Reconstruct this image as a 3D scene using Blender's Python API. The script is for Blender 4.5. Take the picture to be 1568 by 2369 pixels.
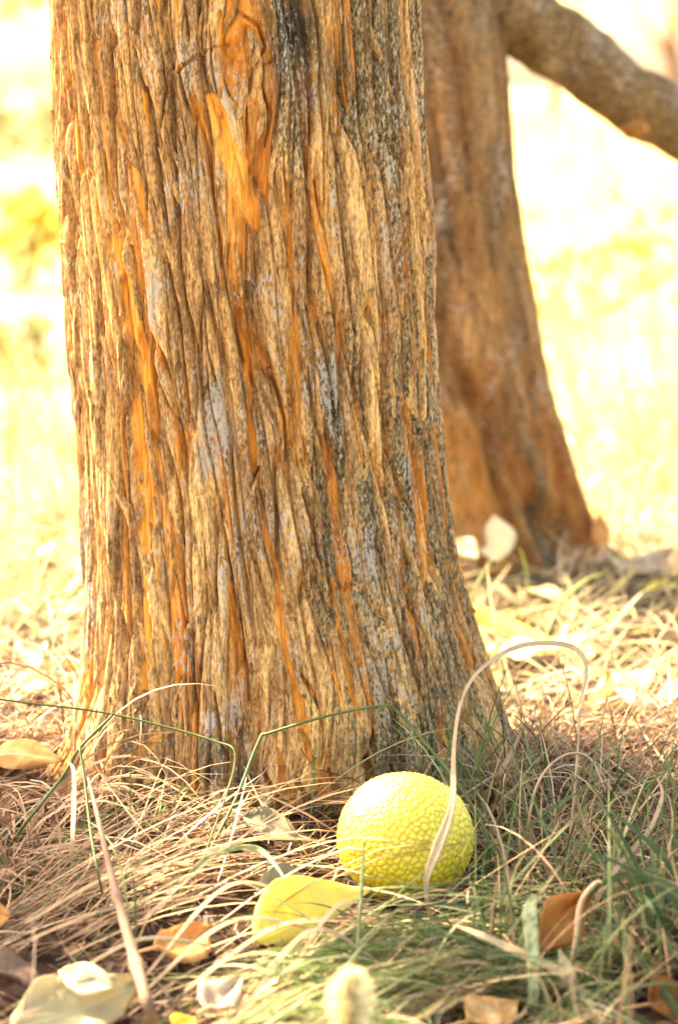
import bpy, math, random
import numpy as np
from mathutils import Vector, Matrix

for _o in list(bpy.data.objects):
    bpy.data.objects.remove(_o)
sc = bpy.context.scene
col = sc.collection
R = math.radians
rnd = random.Random(11)
rng = np.random.default_rng(5)

# ------------------------------------------------------------------ camera
CAM_H, PITCH, FOCAL, SENS = 0.62, 10.0, 85.0, 36.0
cam = bpy.data.cameras.new('camera')
cam.lens = FOCAL
cam.sensor_fit = 'VERTICAL'
cam.sensor_height = SENS
cam.clip_start = 0.05
cam.clip_end = 900
cam.dof.use_dof = True
cam.dof.focus_distance = 1.96
cam.dof.aperture_fstop = 5.0
cam_o = bpy.data.objects.new('camera', cam)
cam_o.location = (0, 0, CAM_H)
cam_o.rotation_euler = (R(90 - PITCH), 0, 0)
col.objects.link(cam_o)
sc.camera = cam_o

# ------------------------------------------------------------------ light
SUN_EL, SUN_AZ = 45.0, 48.0            # azimuth: degrees to the left of straight ahead
world = bpy.data.worlds.new('World')
sc.world = world
world.use_nodes = True
wn = world.node_tree
wn.nodes.clear()
wo = wn.nodes.new('ShaderNodeOutputWorld')
bg = wn.nodes.new('ShaderNodeBackground')
sky = wn.nodes.new('ShaderNodeTexSky')
sky.sky_type = 'NISHITA'
sky.sun_disc = False
sky.sun_elevation = R(SUN_EL)
sky.sun_rotation = R(-SUN_AZ)
sky.air_density = 1.0
sky.dust_density = 4.0
sky.ozone_density = 0.6
bg.inputs['Strength'].default_value = 0.13
wn.links.new(sky.outputs[0], bg.inputs['Color'])
wn.links.new(bg.outputs[0], wo.inputs['Surface'])
sun = bpy.data.lights.new('sun', 'SUN')
sun.energy = 4.6
sun.angle = R(0.6)
sun.color = (1.0, 0.91, 0.76)
sun_o = bpy.data.objects.new('sun', sun)
SUN = Vector((-math.sin(R(SUN_AZ)) * math.cos(R(SUN_EL)), math.cos(R(SUN_AZ)) * math.cos(R(SUN_EL)), math.sin(R(SUN_EL))))
sun_o.rotation_euler = SUN.to_track_quat('Z', 'Y').to_euler()
sun_o.location = SUN * 20
col.objects.link(sun_o)
sc.view_settings.view_transform = 'Standard'
sc.view_settings.look = 'None'
sc.view_settings.gamma = 1.0
sc.view_settings.exposure = 3.3
sc.view_settings.use_white_balance = True          # daylight film in open shade: warm
sc.view_settings.white_balance_temperature = 8200
sc.view_settings.white_balance_tint = 10
sc.cycles.use_denoising = True
sc.cycles.max_bounces = 7
sc.cycles.transparent_max_bounces = 8

# ------------------------------------------------------------------ helpers
_a = R(PITCH)
FWD = Vector((0, math.cos(_a), -math.sin(_a)))
UP = Vector((0, math.sin(_a), math.cos(_a)))
RIGHT = Vector((1, 0, 0))
EYE = Vector((0, 0, CAM_H))

def ray(px, py):
    k = SENS / FOCAL / 2368.0
    return FWD + RIGHT * ((px - 784) * k) + UP * ((1184 - py) * k)

def P(px, py, Y):
    """world point at depth Y whose direction from the viewpoint is (px, py) of a 1568 x 2368 frame"""
    d = ray(px, py)
    return EYE + d * (Y / d.y)

def hash2(ix, iy, seed):
    h = (ix.astype(np.int64) * 374761393 + iy.astype(np.int64) * 668265263 + seed * 1442695041) & 0xFFFFFFFF
    h = ((h ^ (h >> 13)) * 1274126177) & 0xFFFFFFFF
    h = h ^ (h >> 16)
    return h.astype(np.float64) / 4294967295.0

def noise2(x, y, seed=0):
    """gradient noise, about -1..1"""
    x = np.asarray(x, float); y = np.asarray(y, float)
    ix = np.floor(x); iy = np.floor(y)
    fx = x - ix; fy = y - iy
    ux = fx * fx * fx * (fx * (fx * 6 - 15) + 10)
    uy = fy * fy * fy * (fy * (fy * 6 - 15) + 10)
    def g(a, b):
        t = hash2(ix + a, iy + b, seed) * 2 * np.pi
        return np.cos(t) * (fx - a) + np.sin(t) * (fy - b)
    n0 = g(0, 0) * (1 - ux) + g(1, 0) * ux
    n1 = g(0, 1) * (1 - ux) + g(1, 1) * ux
    return (n0 * (1 - uy) + n1 * uy) * 1.5

def fbm(x, y, seed=0, o=3):
    s = 0; a = 1.0
    for i in range(o):
        s = s + a * noise2(x * 2 ** i, y * 2 ** i, seed + i * 7)
        a *= 0.5
    return s

def cells(x, y, seed=0, jit=0.85):
    """nearest cell: id hash, F2-F1, offset from the cell point"""
    ix = np.floor(x); iy = np.floor(y)
    d1 = np.full(x.shape, 9.0); d2 = np.full(x.shape, 9.0)
    idv = np.zeros(x.shape); oy = np.zeros(x.shape); ox = np.zeros(x.shape)
    for a in (-1, 0, 1):
        for b in (-1, 0, 1):
            cx = ix + a; cy = iy + b
            px = cx + 0.5 + (hash2(cx, cy, seed) - 0.5) * jit
            py = cy + 0.5 + (hash2(cx, cy, seed + 1) - 0.5) * jit
            d = np.hypot(x - px, y - py)
            m = d < d1
            d2 = np.where(m, d1, np.minimum(d2, d))
            idv = np.where(m, hash2(cx, cy, seed + 2), idv)
            oy = np.where(m, y - py, oy); ox = np.where(m, x - px, ox)
            d1 = np.where(m, d, d1)
    return idv, d2 - d1, ox, oy

def sstep(a, b, x):
    t = np.clip((x - a) / (b - a), 0, 1)
    return t * t * (3 - 2 * t)

def mesh_np(name, verts, faces, colors=None, smooth=True):
    """verts (N,3); faces (M,3) or (M,4) arrays or a list of such"""
    if isinstance(faces, np.ndarray): faces = [faces]
    faces = [f for f in faces if len(f)]
    me = bpy.data.meshes.new(name)
    me.vertices.add(len(verts))
    me.vertices.foreach_set('co', np.asarray(verts, np.float32).ravel())
    loops = np.concatenate([f.ravel() for f in faces]).astype(np.int32)
    tot = np.concatenate([np.full(len(f), f.shape[1], np.int32) for f in faces])
    me.loops.add(len(loops)); me.loops.foreach_set('vertex_index', loops)
    me.polygons.add(len(tot))
    st = np.concatenate([[0], np.cumsum(tot)[:-1]]).astype(np.int32)
    me.polygons.foreach_set('loop_start', st)
    me.polygons.foreach_set('loop_total', tot)
    me.polygons.foreach_set('use_smooth', np.full(len(tot), smooth))
    if colors is not None:
        for nm, arr in colors.items():
            at = me.color_attributes.new(nm, 'FLOAT_COLOR', 'POINT')
            c = np.ones((len(verts), 4), np.float32)
            c[:, :arr.shape[1]] = arr
            at.data.foreach_set('color', c.ravel())
    me.update(calc_edges=True)
    return me

def link(name, me, mat=None, parent=None):
    o = bpy.data.objects.new(name, me)
    col.objects.link(o)
    if mat is not None and me is not None and not me.materials: me.materials.append(mat)
    if parent is not None: o.parent = parent
    return o

def tag(o, label=None, cat=None, group=None, kind=None):
    if label: o['label'] = label
    if cat: o['category'] = cat
    if group: o['group'] = group
    if kind: o['kind'] = kind
    return o

def empty(name, loc):
    o = bpy.data.objects.new(name, None)
    o.empty_display_size = 0.05
    o.location = loc
    col.objects.link(o)
    return o

def grid_faces(nu, nv, wrap=False):
    i = np.arange(nu if wrap else nu - 1)[:, None]; j = np.arange(nv - 1)[None, :]
    i2 = (i + 1) % nu
    return np.stack([(i * nv + j), (i2 * nv + j), (i2 * nv + j + 1), (i * nv + j + 1)], -1).reshape(-1, 4)

def catmull(pts, n):
    p = np.asarray(pts, float)
    p = np.vstack([2 * p[0] - p[1], p, 2 * p[-1] - p[-2]])
    m = len(p) - 3
    t = np.linspace(0, m - 1e-6, n)
    k = t.astype(int); f = (t - k)[:, None]
    p0, p1, p2, p3 = p[k], p[k + 1], p[k + 2], p[k + 3]
    return 0.5 * (2 * p1 + (p2 - p0) * f + (2 * p0 - 5 * p1 + 4 * p2 - p3) * f ** 2 + (3 * p1 - p0 - 3 * p2 + p3) * f ** 3)

def tube_np(pts, radii, sides=8, rough=0.0, seed=1):
    pts = np.asarray(pts, float); n = len(pts)
    radii = np.broadcast_to(np.asarray(radii, float), (n,))
    tan = np.gradient(pts, axis=0); tan /= np.linalg.norm(tan, axis=1)[:, None] + 1e-12
    ref = np.array([0, 0, 1.0]) if abs(tan[:, 2]).mean() < 0.8 else np.array([0, 1.0, 0])
    a = np.cross(tan, ref); a /= np.linalg.norm(a, axis=1)[:, None]
    b = np.cross(tan, a)
    th = np.arange(sides) / sides * 2 * np.pi
    rr = radii[:, None] * np.ones(sides)[None]
    if rough:
        rr = rr * (1 + rough * noise2(np.arange(n)[:, None] * 0.35 + 0 * th, th[None] * 1.3 + 0 * rr, seed))
    v = pts[:, None] + rr[..., None] * (np.cos(th)[None, :, None] * a[:, None] + np.sin(th)[None, :, None] * b[:, None])
    f = []
    i = np.arange(n - 1)[:, None]; j = np.arange(sides)[None]
    q = np.stack([i * sides + j, i * sides + (j + 1) % sides, (i + 1) * sides + (j + 1) % sides, (i + 1) * sides + j], -1).reshape(-1, 4)
    vv = np.vstack([v.reshape(-1, 3), pts[:1], pts[-1:]])
    c0, c1 = n * sides, n * sides + 1
    jj = np.arange(sides)
    t0 = np.stack([np.full(sides, c0), (jj + 1) % sides, jj], -1)
    t1 = np.stack([np.full(sides, c1), (n - 1) * sides + jj, (n - 1) * sides + (jj + 1) % sides], -1)
    return vv, [q, t0, t1]

# ------------------------------------------------------------------ materials
def newmat(name):
    m = bpy.data.materials.new(name)
    m.use_nodes = True
    nt = m.node_tree
    return m, nt, nt.nodes['Principled BSDF'], nt.nodes['Material Output']

def N(nt, t, **kw):
    n = nt.nodes.new(t)
    for k, v in kw.items():
        if k in n.inputs: n.inputs[k].default_value = v
        else: setattr(n, k, v)
    return n

def ramp(nt, fac, stops, interp='LINEAR'):
    r = nt.nodes.new('ShaderNodeValToRGB')
    r.color_ramp.interpolation = interp
    e = r.color_ramp.elements
    while len(e) < len(stops): e.new(0.5)
    for i, (p, c) in enumerate(stops):
        e[i].position = p
        e[i].color = (*c, 1) if len(c) == 3 else c
    nt.links.new(fac, r.inputs[0])
    return r

def mixc(nt, fac, a, b, mode='MIX'):
    m = nt.nodes.new('ShaderNodeMix'); m.data_type = 'RGBA'; m.blend_type = mode
    for s, v in ((m.inputs[0], fac), (m.inputs[6], a), (m.inputs[7], b)):
        if isinstance(v, (int, float)): s.default_value = v
        elif isinstance(v, tuple): s.default_value = (*v, 1)
        else: nt.links.new(v, s)
    return m.outputs[2]

def math_n(nt, op, a, b=0.0, clamp=False):
    m = nt.nodes.new('ShaderNodeMath'); m.operation = op; m.use_clamp = clamp
    for s, v in ((m.inputs[0], a), (m.inputs[1], b)):
        if isinstance(v, (int, float)): s.default_value = v
        else: nt.links.new(v, s)
    return m.outputs[0]

def map_coord(nt, scale=(1, 1, 1), kind='Object'):
    tc = nt.nodes.new('ShaderNodeTexCoord'); mp = nt.nodes.new('ShaderNodeMapping')
    mp.inputs['Scale'].default_value = scale
    nt.links.new(tc.outputs[kind], mp.inputs[0])
    return mp.outputs[0]

def bark_material(name, tone=1.0, soft=False):
    """masks (vertex colour): R inner bark laid bare, G tone of the plate, B lichen, A; 'aux': R algae stain, G weathered grey"""
    m, nt, bs, out = newmat(name)
    L = nt.links.new
    at = N(nt, 'ShaderNodeAttribute', attribute_name='bark'); sp = nt.nodes.new('ShaderNodeSeparateColor'); L(at.outputs['Color'], sp.inputs[0])
    a2 = N(nt, 'ShaderNodeAttribute', attribute_name='aux'); s2 = nt.nodes.new('ShaderNodeSeparateColor'); L(a2.outputs['Color'], s2.inputs[0])
    co = map_coord(nt, (1, 1, 0.13))
    fib = N(nt, 'ShaderNodeTexNoise', Scale=260.0, Detail=5.0, Roughness=0.62); L(co, fib.inputs['Vector'])
    big = N(nt, 'ShaderNodeTexNoise', Scale=42.0, Detail=4.0, Roughness=0.6); L(co, big.inputs['Vector'])
    co1 = map_coord(nt, (1, 1, 0.6))
    spot = N(nt, 'ShaderNodeTexNoise', Scale=300.0, Detail=4.0, Roughness=0.6); L(co1, spot.inputs['Vector'])
    spot2 = N(nt, 'ShaderNodeTexNoise', Scale=23.0, Detail=3.0, Roughness=0.55); L(co1, spot2.inputs['Vector'])
    k = tone
    fine = N(nt, 'ShaderNodeTexNoise', Scale=520.0, Detail=3.0, Roughness=0.6); L(map_coord(nt, (1, 1, 0.4)), fine.inputs['Vector'])
    tonef = math_n(nt, 'ADD', math_n(nt, 'MULTIPLY', sp.outputs[1], 0.6), math_n(nt, 'MULTIPLY', math_n(nt, 'SUBTRACT', big.outputs[0], 0.36), 1.15))
    base = ramp(nt, tonef, [(0.12, (0.10 * k, 0.048 * k, 0.020 * k)), (0.36, (0.24 * k, 0.126 * k, 0.050 * k)), (0.58, (0.38 * k, 0.205 * k, 0.078 * k)), (0.88, (0.62 * k, 0.375 * k, 0.145 * k))])
    crust = ramp(nt, math_n(nt, 'ADD', math_n(nt, 'MULTIPLY', s2.outputs[1], 0.75), math_n(nt, 'MULTIPLY', math_n(nt, 'SUBTRACT', spot.outputs[0], 0.5), 1.5)), [(0.34, (0, 0, 0)), (0.50, (1, 1, 1))])
    gcol = ramp(nt, fine.outputs[0], [(0.36, (0.055 * k, 0.045 * k, 0.022 * k)), (0.52, (0.15 * k, 0.122 * k, 0.066 * k)), (0.66, (0.30 * k, 0.255 * k, 0.165 * k))])
    c = mixc(nt, math_n(nt, 'MULTIPLY', crust.outputs[0], 0.85), base.outputs[0], gcol.outputs[0])
    fr = ramp(nt, fib.outputs[0], [(0.32, (0.28, 0.25, 0.22)), (0.50, (0.95, 0.95, 0.95)), (0.70, (1.35, 1.32, 1.25))])
    c = mixc(nt, 0.85, c, fr.outputs[0], 'MULTIPLY')
    gr = ramp(nt, fine.outputs[0], [(0.36, (0.48, 0.46, 0.43)), (0.5, (1, 1, 1)), (0.64, (1.4, 1.38, 1.34))])
    c = mixc(nt, 0.85, c, gr.outputs[0], 'MULTIPLY')
    orange = ramp(nt, math_n(nt, 'ADD', math_n(nt, 'MULTIPLY', big.outputs[0], 0.75), math_n(nt, 'MULTIPLY', math_n(nt, 'SUBTRACT', sp.outputs[1], 0.1), 0.35)), [(0.30, (0.30 * k, 0.075 * k, 0.008 * k)), (0.55, (0.58 * k, 0.20 * k, 0.022 * k)), (0.78, (0.80 * k, 0.37 * k, 0.06 * k))])
    of = mixc(nt, 0.5, orange.outputs[0], fr.outputs[0], 'MULTIPLY')
    c = mixc(nt, sp.outputs[0], c, of)
    # algae / moss stain
    stf = math_n(nt, 'MULTIPLY', s2.outputs[0], math_n(nt, 'MULTIPLY', math_n(nt, 'SUBTRACT', spot2.outputs[0], 0.22), 3.2, True), True)
    c = mixc(nt, stf, c, (0.026, 0.024, 0.017))
    # lichen flecks
    lf = math_n(nt, 'ADD', math_n(nt, 'MULTIPLY', sp.outputs[2], 0.17), math_n(nt, 'MULTIPLY', math_n(nt, 'SUBTRACT', spot2.outputs[0], 0.5), 0.5))
    lt = math_n(nt, 'ADD', math_n(nt, 'ADD', math_n(nt, 'MULTIPLY', spot.outputs[0], 0.45), math_n(nt, 'MULTIPLY', fine.outputs[0], 0.6)), lf)
    lm = ramp(nt, lt, [(0.645, (0, 0, 0)), (0.70, (1, 1, 1))])
    lich = mixc(nt, big.outputs[0], (0.23, 0.205, 0.18), (0.42, 0.38, 0.31))
    c = mixc(nt, math_n(nt, 'MULTIPLY', lm.outputs[0], 0.8), c, lich)
    L(c, bs.inputs['Base Color'])
    bs.inputs['Roughness'].default_value = 0.92
    bs.inputs['Specular IOR Level'].default_value = 0.15
    b1 = N(nt, 'ShaderNodeBump', Strength=0.75 if not soft else 0.5, Distance=0.0022)
    hh = math_n(nt, 'ADD', fib.outputs[0], math_n(nt, 'MULTIPLY', spot.outputs[0], 0.5))
    L(hh, b1.inputs['Height']); L(b1.outputs[0], bs.inputs['Normal'])
    return m

def leafy_material(name, stops, trans=0.35, rough=0.6, vein=0.0, attr='tint', mott=0.35, mscale=60.0):
    """colour from the per-piece 'tint' (vertex colour R), mottled by noise; part of the light passes through"""
    m, nt, bs, out = newmat(name)
    L = nt.links.new
    at = N(nt, 'ShaderNodeAttribute', attribute_name=attr); sp = nt.nodes.new('ShaderNodeSeparateColor'); L(at.outputs['Color'], sp.inputs[0])
    co = map_coord(nt)
    nz = N(nt, 'ShaderNodeTexNoise', Scale=mscale, Detail=4.0, Roughness=0.65); L(co, nz.inputs['Vector'])
    f = math_n(nt, 'ADD', sp.outputs[0], math_n(nt, 'MULTIPLY', math_n(nt, 'SUBTRACT', nz.outputs[0], 0.5), mott), True)
    c = ramp(nt, f, stops).outputs[0]
    if vein:
        vr = ramp(nt, sp.outputs[1], [(0.0, (1.0, 1.0, 1.0)), (1.0, (1 + vein, 1 + vein, 1 + vein * 0.8))])
        c = mixc(nt, 1.0, c, vr.outputs[0], 'MULTIPLY')
    L(c, bs.inputs['Base Color'])
    bs.inputs['Roughness'].default_value = rough
    bs.inputs['Specular IOR Level'].default_value = 0.25
    if trans > 0:
        tr = nt.nodes.new('ShaderNodeBsdfTranslucent'); L(c, tr.inputs['Color'])
        mx = nt.nodes.new('ShaderNodeMixShader'); mx.inputs[0].default_value = trans
        L(bs.outputs[0], mx.inputs[1]); L(tr.outputs[0], mx.inputs[2]); L(mx.outputs[0], out.inputs['Surface'])
    bp = N(nt, 'ShaderNodeBump', Strength=0.35, Distance=0.002); L(nz.outputs[0], bp.inputs['Height']); L(bp.outputs[0], bs.inputs['Normal'])
    return m

M_BARK = bark_material('osage_bark', 0.98)
M_BARK2 = bark_material('osage_bark_far', 0.62, True)
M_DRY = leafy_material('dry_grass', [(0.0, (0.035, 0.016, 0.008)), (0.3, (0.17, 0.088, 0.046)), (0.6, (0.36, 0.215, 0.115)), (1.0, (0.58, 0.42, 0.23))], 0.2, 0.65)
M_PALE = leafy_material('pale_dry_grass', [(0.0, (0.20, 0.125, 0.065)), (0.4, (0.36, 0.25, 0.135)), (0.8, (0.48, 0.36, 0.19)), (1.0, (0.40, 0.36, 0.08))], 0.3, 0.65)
M_GREEN = leafy_material('green_grass', [(0.0, (0.025, 0.045, 0.012)), (0.4, (0.065, 0.095, 0.022)), (0.75, (0.12, 0.15, 0.045)), (0.9, (0.24, 0.25, 0.09)), (1.0, (0.50, 0.48, 0.24))], 0.25, 0.5)
M_YLEAF = leafy_material('yellow_leaf', [(0.0, (0.45, 0.32, 0.03)), (0.5, (0.68, 0.52, 0.055)), (1.0, (0.78, 0.64, 0.14))], 0.35, 0.5, 0.25, mott=0.25)
M_OLEAF = leafy_material('orange_dead_leaf', [(0.0, (0.22, 0.07, 0.015)), (0.4, (0.48, 0.18, 0.035)), (0.75, (0.62, 0.33, 0.11)), (1.0, (0.74, 0.56, 0.34))], 0.3, 0.6, 0.25, mott=0.7)
M_BLEAF = leafy_material('brown_dead_leaf', [(0.0, (0.10, 0.055, 0.03)), (0.4, (0.22, 0.13, 0.08)), (0.75, (0.36, 0.25, 0.16)), (1.0, (0.5, 0.38, 0.26))], 0.15, 0.7, 0.2, mott=0.4)
M_GLEAF = leafy_material('grey_olive_leaf', [(0.0, (0.13, 0.11, 0.06)), (0.5, (0.24, 0.205, 0.12)), (1.0, (0.40, 0.33, 0.18))], 0.15, 0.7, 0.2, mott=0.4)
M_PLEAF = leafy_material('pale_dead_leaf', [(0.0, (0.30, 0.22, 0.09)), (0.5, (0.50, 0.40, 0.20)), (1.0, (0.70, 0.61, 0.38))], 0.3, 0.55, 0.15, mott=0.3)
M_FOL = leafy_material('autumn_foliage', [(0.0, (0.07, 0.10, 0.03)), (0.4, (0.22, 0.22, 0.05)), (0.75, (0.5, 0.42, 0.06)), (1.0, (0.62, 0.52, 0.10))], 0.45, 0.5, mott=0.1)
M_CROWN = leafy_material('crown_foliage', [(0.0, (0.06, 0.09, 0.02)), (0.5, (0.12, 0.15, 0.03)), (1.0, (0.4, 0.36, 0.06))], 0.35, 0.5, mott=0.1)
M_TWIG = leafy_material('twig_bark', [(0.0, (0.09, 0.05, 0.03)), (0.5, (0.20, 0.12, 0.07)), (1.0, (0.36, 0.24, 0.15))], 0.0, 0.8, mott=0.6, mscale=110)

# ------------------------------------------------------------------ ground
TC = (-0.028, 2.145)          # main trunk foot
BC = (0.165, 3.16)            # rear trunk foot

def ground_z(x, y):
    x = np.asarray(x, float); y = np.asarray(y, float)
    near = np.exp(-((x / 4) ** 2 + ((y - 2.2) / 4) ** 2))
    z = near * (0.016 * noise2(x * 5, y * 5, 3) + 0.007 * noise2(x * 17, y * 17, 4))
    d1 = np.hypot(x - TC[0], y - TC[1]); d2 = np.hypot(x - BC[0], y - BC[1])
    z = z + 0.03 * np.exp(-(d1 / 0.28) ** 2) + 0.025 * np.exp(-(d2 / 0.26) ** 2)
    z = z + (1 - near) * 0.05 * noise2(x * 0.35, y * 0.35, 9)
    f = np.exp(-((x - 0.10) ** 2 + (y - 1.76) ** 2) / 0.12 ** 2)
    z = z * (1 - f) - 0.004 * f
    return z

def gz(x, y): return float(ground_z(np.array([x]), np.array([y]))[0])

def build_ground():
    def axis(lo, hi, c0, c1, fine, n):
        core = np.arange(c0, c1, fine)
        a = c0 - (c0 - lo) * (np.linspace(1, 0, n, endpoint=False)) ** 3
        b = c1 + (hi - c1) * (np.linspace(0, 1, n + 1)) ** 3
        return np.concatenate([a, core, b])
    xs = axis(-320, 320, -0.9, 0.9, 0.012, 60)
    ys = axis(-60, 520, 1.2, 4.2, 0.014, 70)
    X, Y = np.meshgrid(xs, ys, indexing='ij')
    Z = ground_z(X, Y)
    core = (np.abs(X) < 0.95) & (Y > 1.15) & (Y < 4.3)
    Z = Z + core * 0.004 * noise2(X * 60, Y * 60, 12)
    v = np.stack([X, Y, Z], -1).reshape(-1, 3)
    m, nt, bs, out = newmat('ground_soil_and_turf')
    L = nt.links.new
    co = map_coord(nt)
    n1 = N(nt, 'ShaderNodeTexNoise', Scale=30.0, Detail=8.0, Roughness=0.7); L(co, n1.inputs['Vector'])
    n2 = N(nt, 'ShaderNodeTexNoise', Scale=1.3, Detail=5.0, Roughness=0.6); L(co, n2.inputs['Vector'])
    n3 = N(nt, 'ShaderNodeTexNoise', Scale=0.35, Detail=4.0, Roughness=0.6); L(co, n3.inputs['Vector'])
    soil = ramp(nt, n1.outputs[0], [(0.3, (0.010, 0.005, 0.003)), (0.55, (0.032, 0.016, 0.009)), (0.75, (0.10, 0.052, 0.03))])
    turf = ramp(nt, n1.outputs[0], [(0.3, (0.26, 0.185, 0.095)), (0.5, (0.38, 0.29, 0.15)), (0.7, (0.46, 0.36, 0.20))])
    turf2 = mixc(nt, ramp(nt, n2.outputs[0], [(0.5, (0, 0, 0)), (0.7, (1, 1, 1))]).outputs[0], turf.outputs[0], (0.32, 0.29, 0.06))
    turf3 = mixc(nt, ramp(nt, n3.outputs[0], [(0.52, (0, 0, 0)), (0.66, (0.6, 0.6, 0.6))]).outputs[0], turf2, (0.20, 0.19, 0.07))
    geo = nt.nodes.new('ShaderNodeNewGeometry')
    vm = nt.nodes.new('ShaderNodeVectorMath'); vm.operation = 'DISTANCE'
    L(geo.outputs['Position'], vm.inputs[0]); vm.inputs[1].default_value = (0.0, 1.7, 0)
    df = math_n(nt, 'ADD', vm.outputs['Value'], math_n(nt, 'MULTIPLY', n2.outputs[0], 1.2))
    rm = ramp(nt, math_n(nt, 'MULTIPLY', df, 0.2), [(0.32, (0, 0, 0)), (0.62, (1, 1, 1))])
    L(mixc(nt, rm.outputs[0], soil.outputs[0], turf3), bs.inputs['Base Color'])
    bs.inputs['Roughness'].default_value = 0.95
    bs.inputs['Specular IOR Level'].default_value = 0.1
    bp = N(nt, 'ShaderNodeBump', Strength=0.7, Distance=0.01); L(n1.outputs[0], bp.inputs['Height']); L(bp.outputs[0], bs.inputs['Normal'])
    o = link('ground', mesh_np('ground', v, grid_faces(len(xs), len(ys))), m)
    tag(o, 'brown soil under the trunks running into a pale dry field', 'ground', kind='structure')
build_ground()

# ------------------------------------------------------------------ main trunk
def px_z(py, Y): return P(784, py, Y).z
def px_x(px, py, Y): return P(px, py, Y).x
_edge = [(-700, 118, 985), (0, 125, 968), (250, 136, 982), (480, 148, 998), (700, 165, 1008), (1000, 192, 1022), (1200, 204, 1048),
         (1400, 212, 1086), (1500, 210, 1112), (1600, 206, 1134), (1680, 196, 1158), (1780, 176, 1185)]
_tz = np.array([px_z(y, TC[1]) for y, l, r in _edge])[::-1]
_tl = np.array([px_x(l, y, TC[1] - 0.02) for y, l, r in _edge])[::-1]
_tr = np.array([px_x(r, y, TC[1] - 0.02) for y, l, r in _edge])[::-1]
ZTOP = 2.7
_tz = np.concatenate([[-0.12], _tz, [ZTOP]])
_tl = np.concatenate([[_tl[0] - 0.02], _tl, [-0.33]])
_tr = np.concatenate([[_tr[0] + 0.02], _tr, [0.0]])
def smooth_interp(z, xp, fp):
    s = 0
    for d in (-0.04, -0.02, 0, 0.02, 0.04):
        s = s + np.interp(z + d, xp, fp)
    return s / 5
def t_cx(z): return 0.5 * (smooth_interp(z, _tz, _tl) + smooth_interp(z, _tz, _tr))
def t_rad(z): return 0.5 * (smooth_interp(z, _tz, _tr) - smooth_interp(z, _tz, _tl))
def wrapd(a): return (a + np.pi) % (2 * np.pi) - np.pi

def t_low(th, z):
    """smooth trunk radius; th = 0 faces the viewpoint, positive to its right"""
    r = t_rad(z) * (1 + 0.018 * np.sin(3 * th + 0.7) * sstep(0.9, 0.2, z) + 0.012 * np.sin(5 * th + 2.1 + 2 * z))
    # root flare: left front root, front, right
    def root(t0, w, h0, amp):
        return amp * np.exp(-(wrapd(th - t0) / w) ** 2) * np.exp(-np.clip(z, -0.1, 9) / h0)
    r = r + root(R(-60), 0.30, 0.05, 0.075) + root(R(22), 0.35, 0.06, 0.025) + root(R(72), 0.3, 0.07, 0.03) + root(R(150), 0.4, 0.1, 0.06) + root(R(-140), 0.4, 0.1, 0.06)
    r = r - 0.016 * np.exp(-(wrapd(th - R(-33)) / 0.16) ** 2) * np.exp(-np.clip(z - 0.02, -0.1, 9) / 0.12)
    # shallow swelling round the old branch scar
    r = r + 0.008 * np.exp(-((th - R(-2)) / 0.28) ** 2 - ((z - 0.645) / 0.06) ** 2)
    return r

def t_pos(th, z, off=0.0):
    r = t_low(th, z) + off
    return np.stack([t_cx(z) + r * np.sin(th), TC[1] - 0.02 * z - r * np.cos(th), z + 0 * th], -1)

S0 = 0.172
def px_to_sz(px, py):
    """where the sight line through a pixel meets the trunk: arc length s, height z"""
    d = ray(px, py)
    t = 1.55
    for _ in range(400):
        p = EYE + d * t
        cx = float(t_cx(np.array(p.z))); yy = TC[1] - 0.02 * p.z
        dx, dy = p.x - cx, p.y - yy
        th = math.atan2(dx, -dy)
        g = math.hypot(dx, dy) - float(t_low(np.array(th), np.array(p.z)))
        if g < 0.0004: break
        t += max(0.0006, g * 0.45)
        if t > 2.6: break
    return th * S0, p.z

def line_sz(pts): return np.array([px_to_sz(x, y) for x, y in pts])

def dist_poly(S, Z, line):
    """distance to a polyline in (s, z) with the parameter along it"""
    best = np.full(S.shape, 9.0); par = np.zeros(S.shape)
    n = len(line) - 1
    for i in range(n):
        a, b = line[i], line[i + 1]
        ab = b - a; l2 = (ab ** 2).sum() + 1e-12
        t = np.clip(((S - a[0]) * ab[0] + (Z - a[1]) * ab[1]) / l2, 0, 1)
        d = np.hypot(S - a[0] - t * ab[0], Z - a[1] - t * ab[1])
        m = d < best
        best = np.where(m, d, best); par = np.where(m, (i + t) / n, par)
    return best, par

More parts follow.
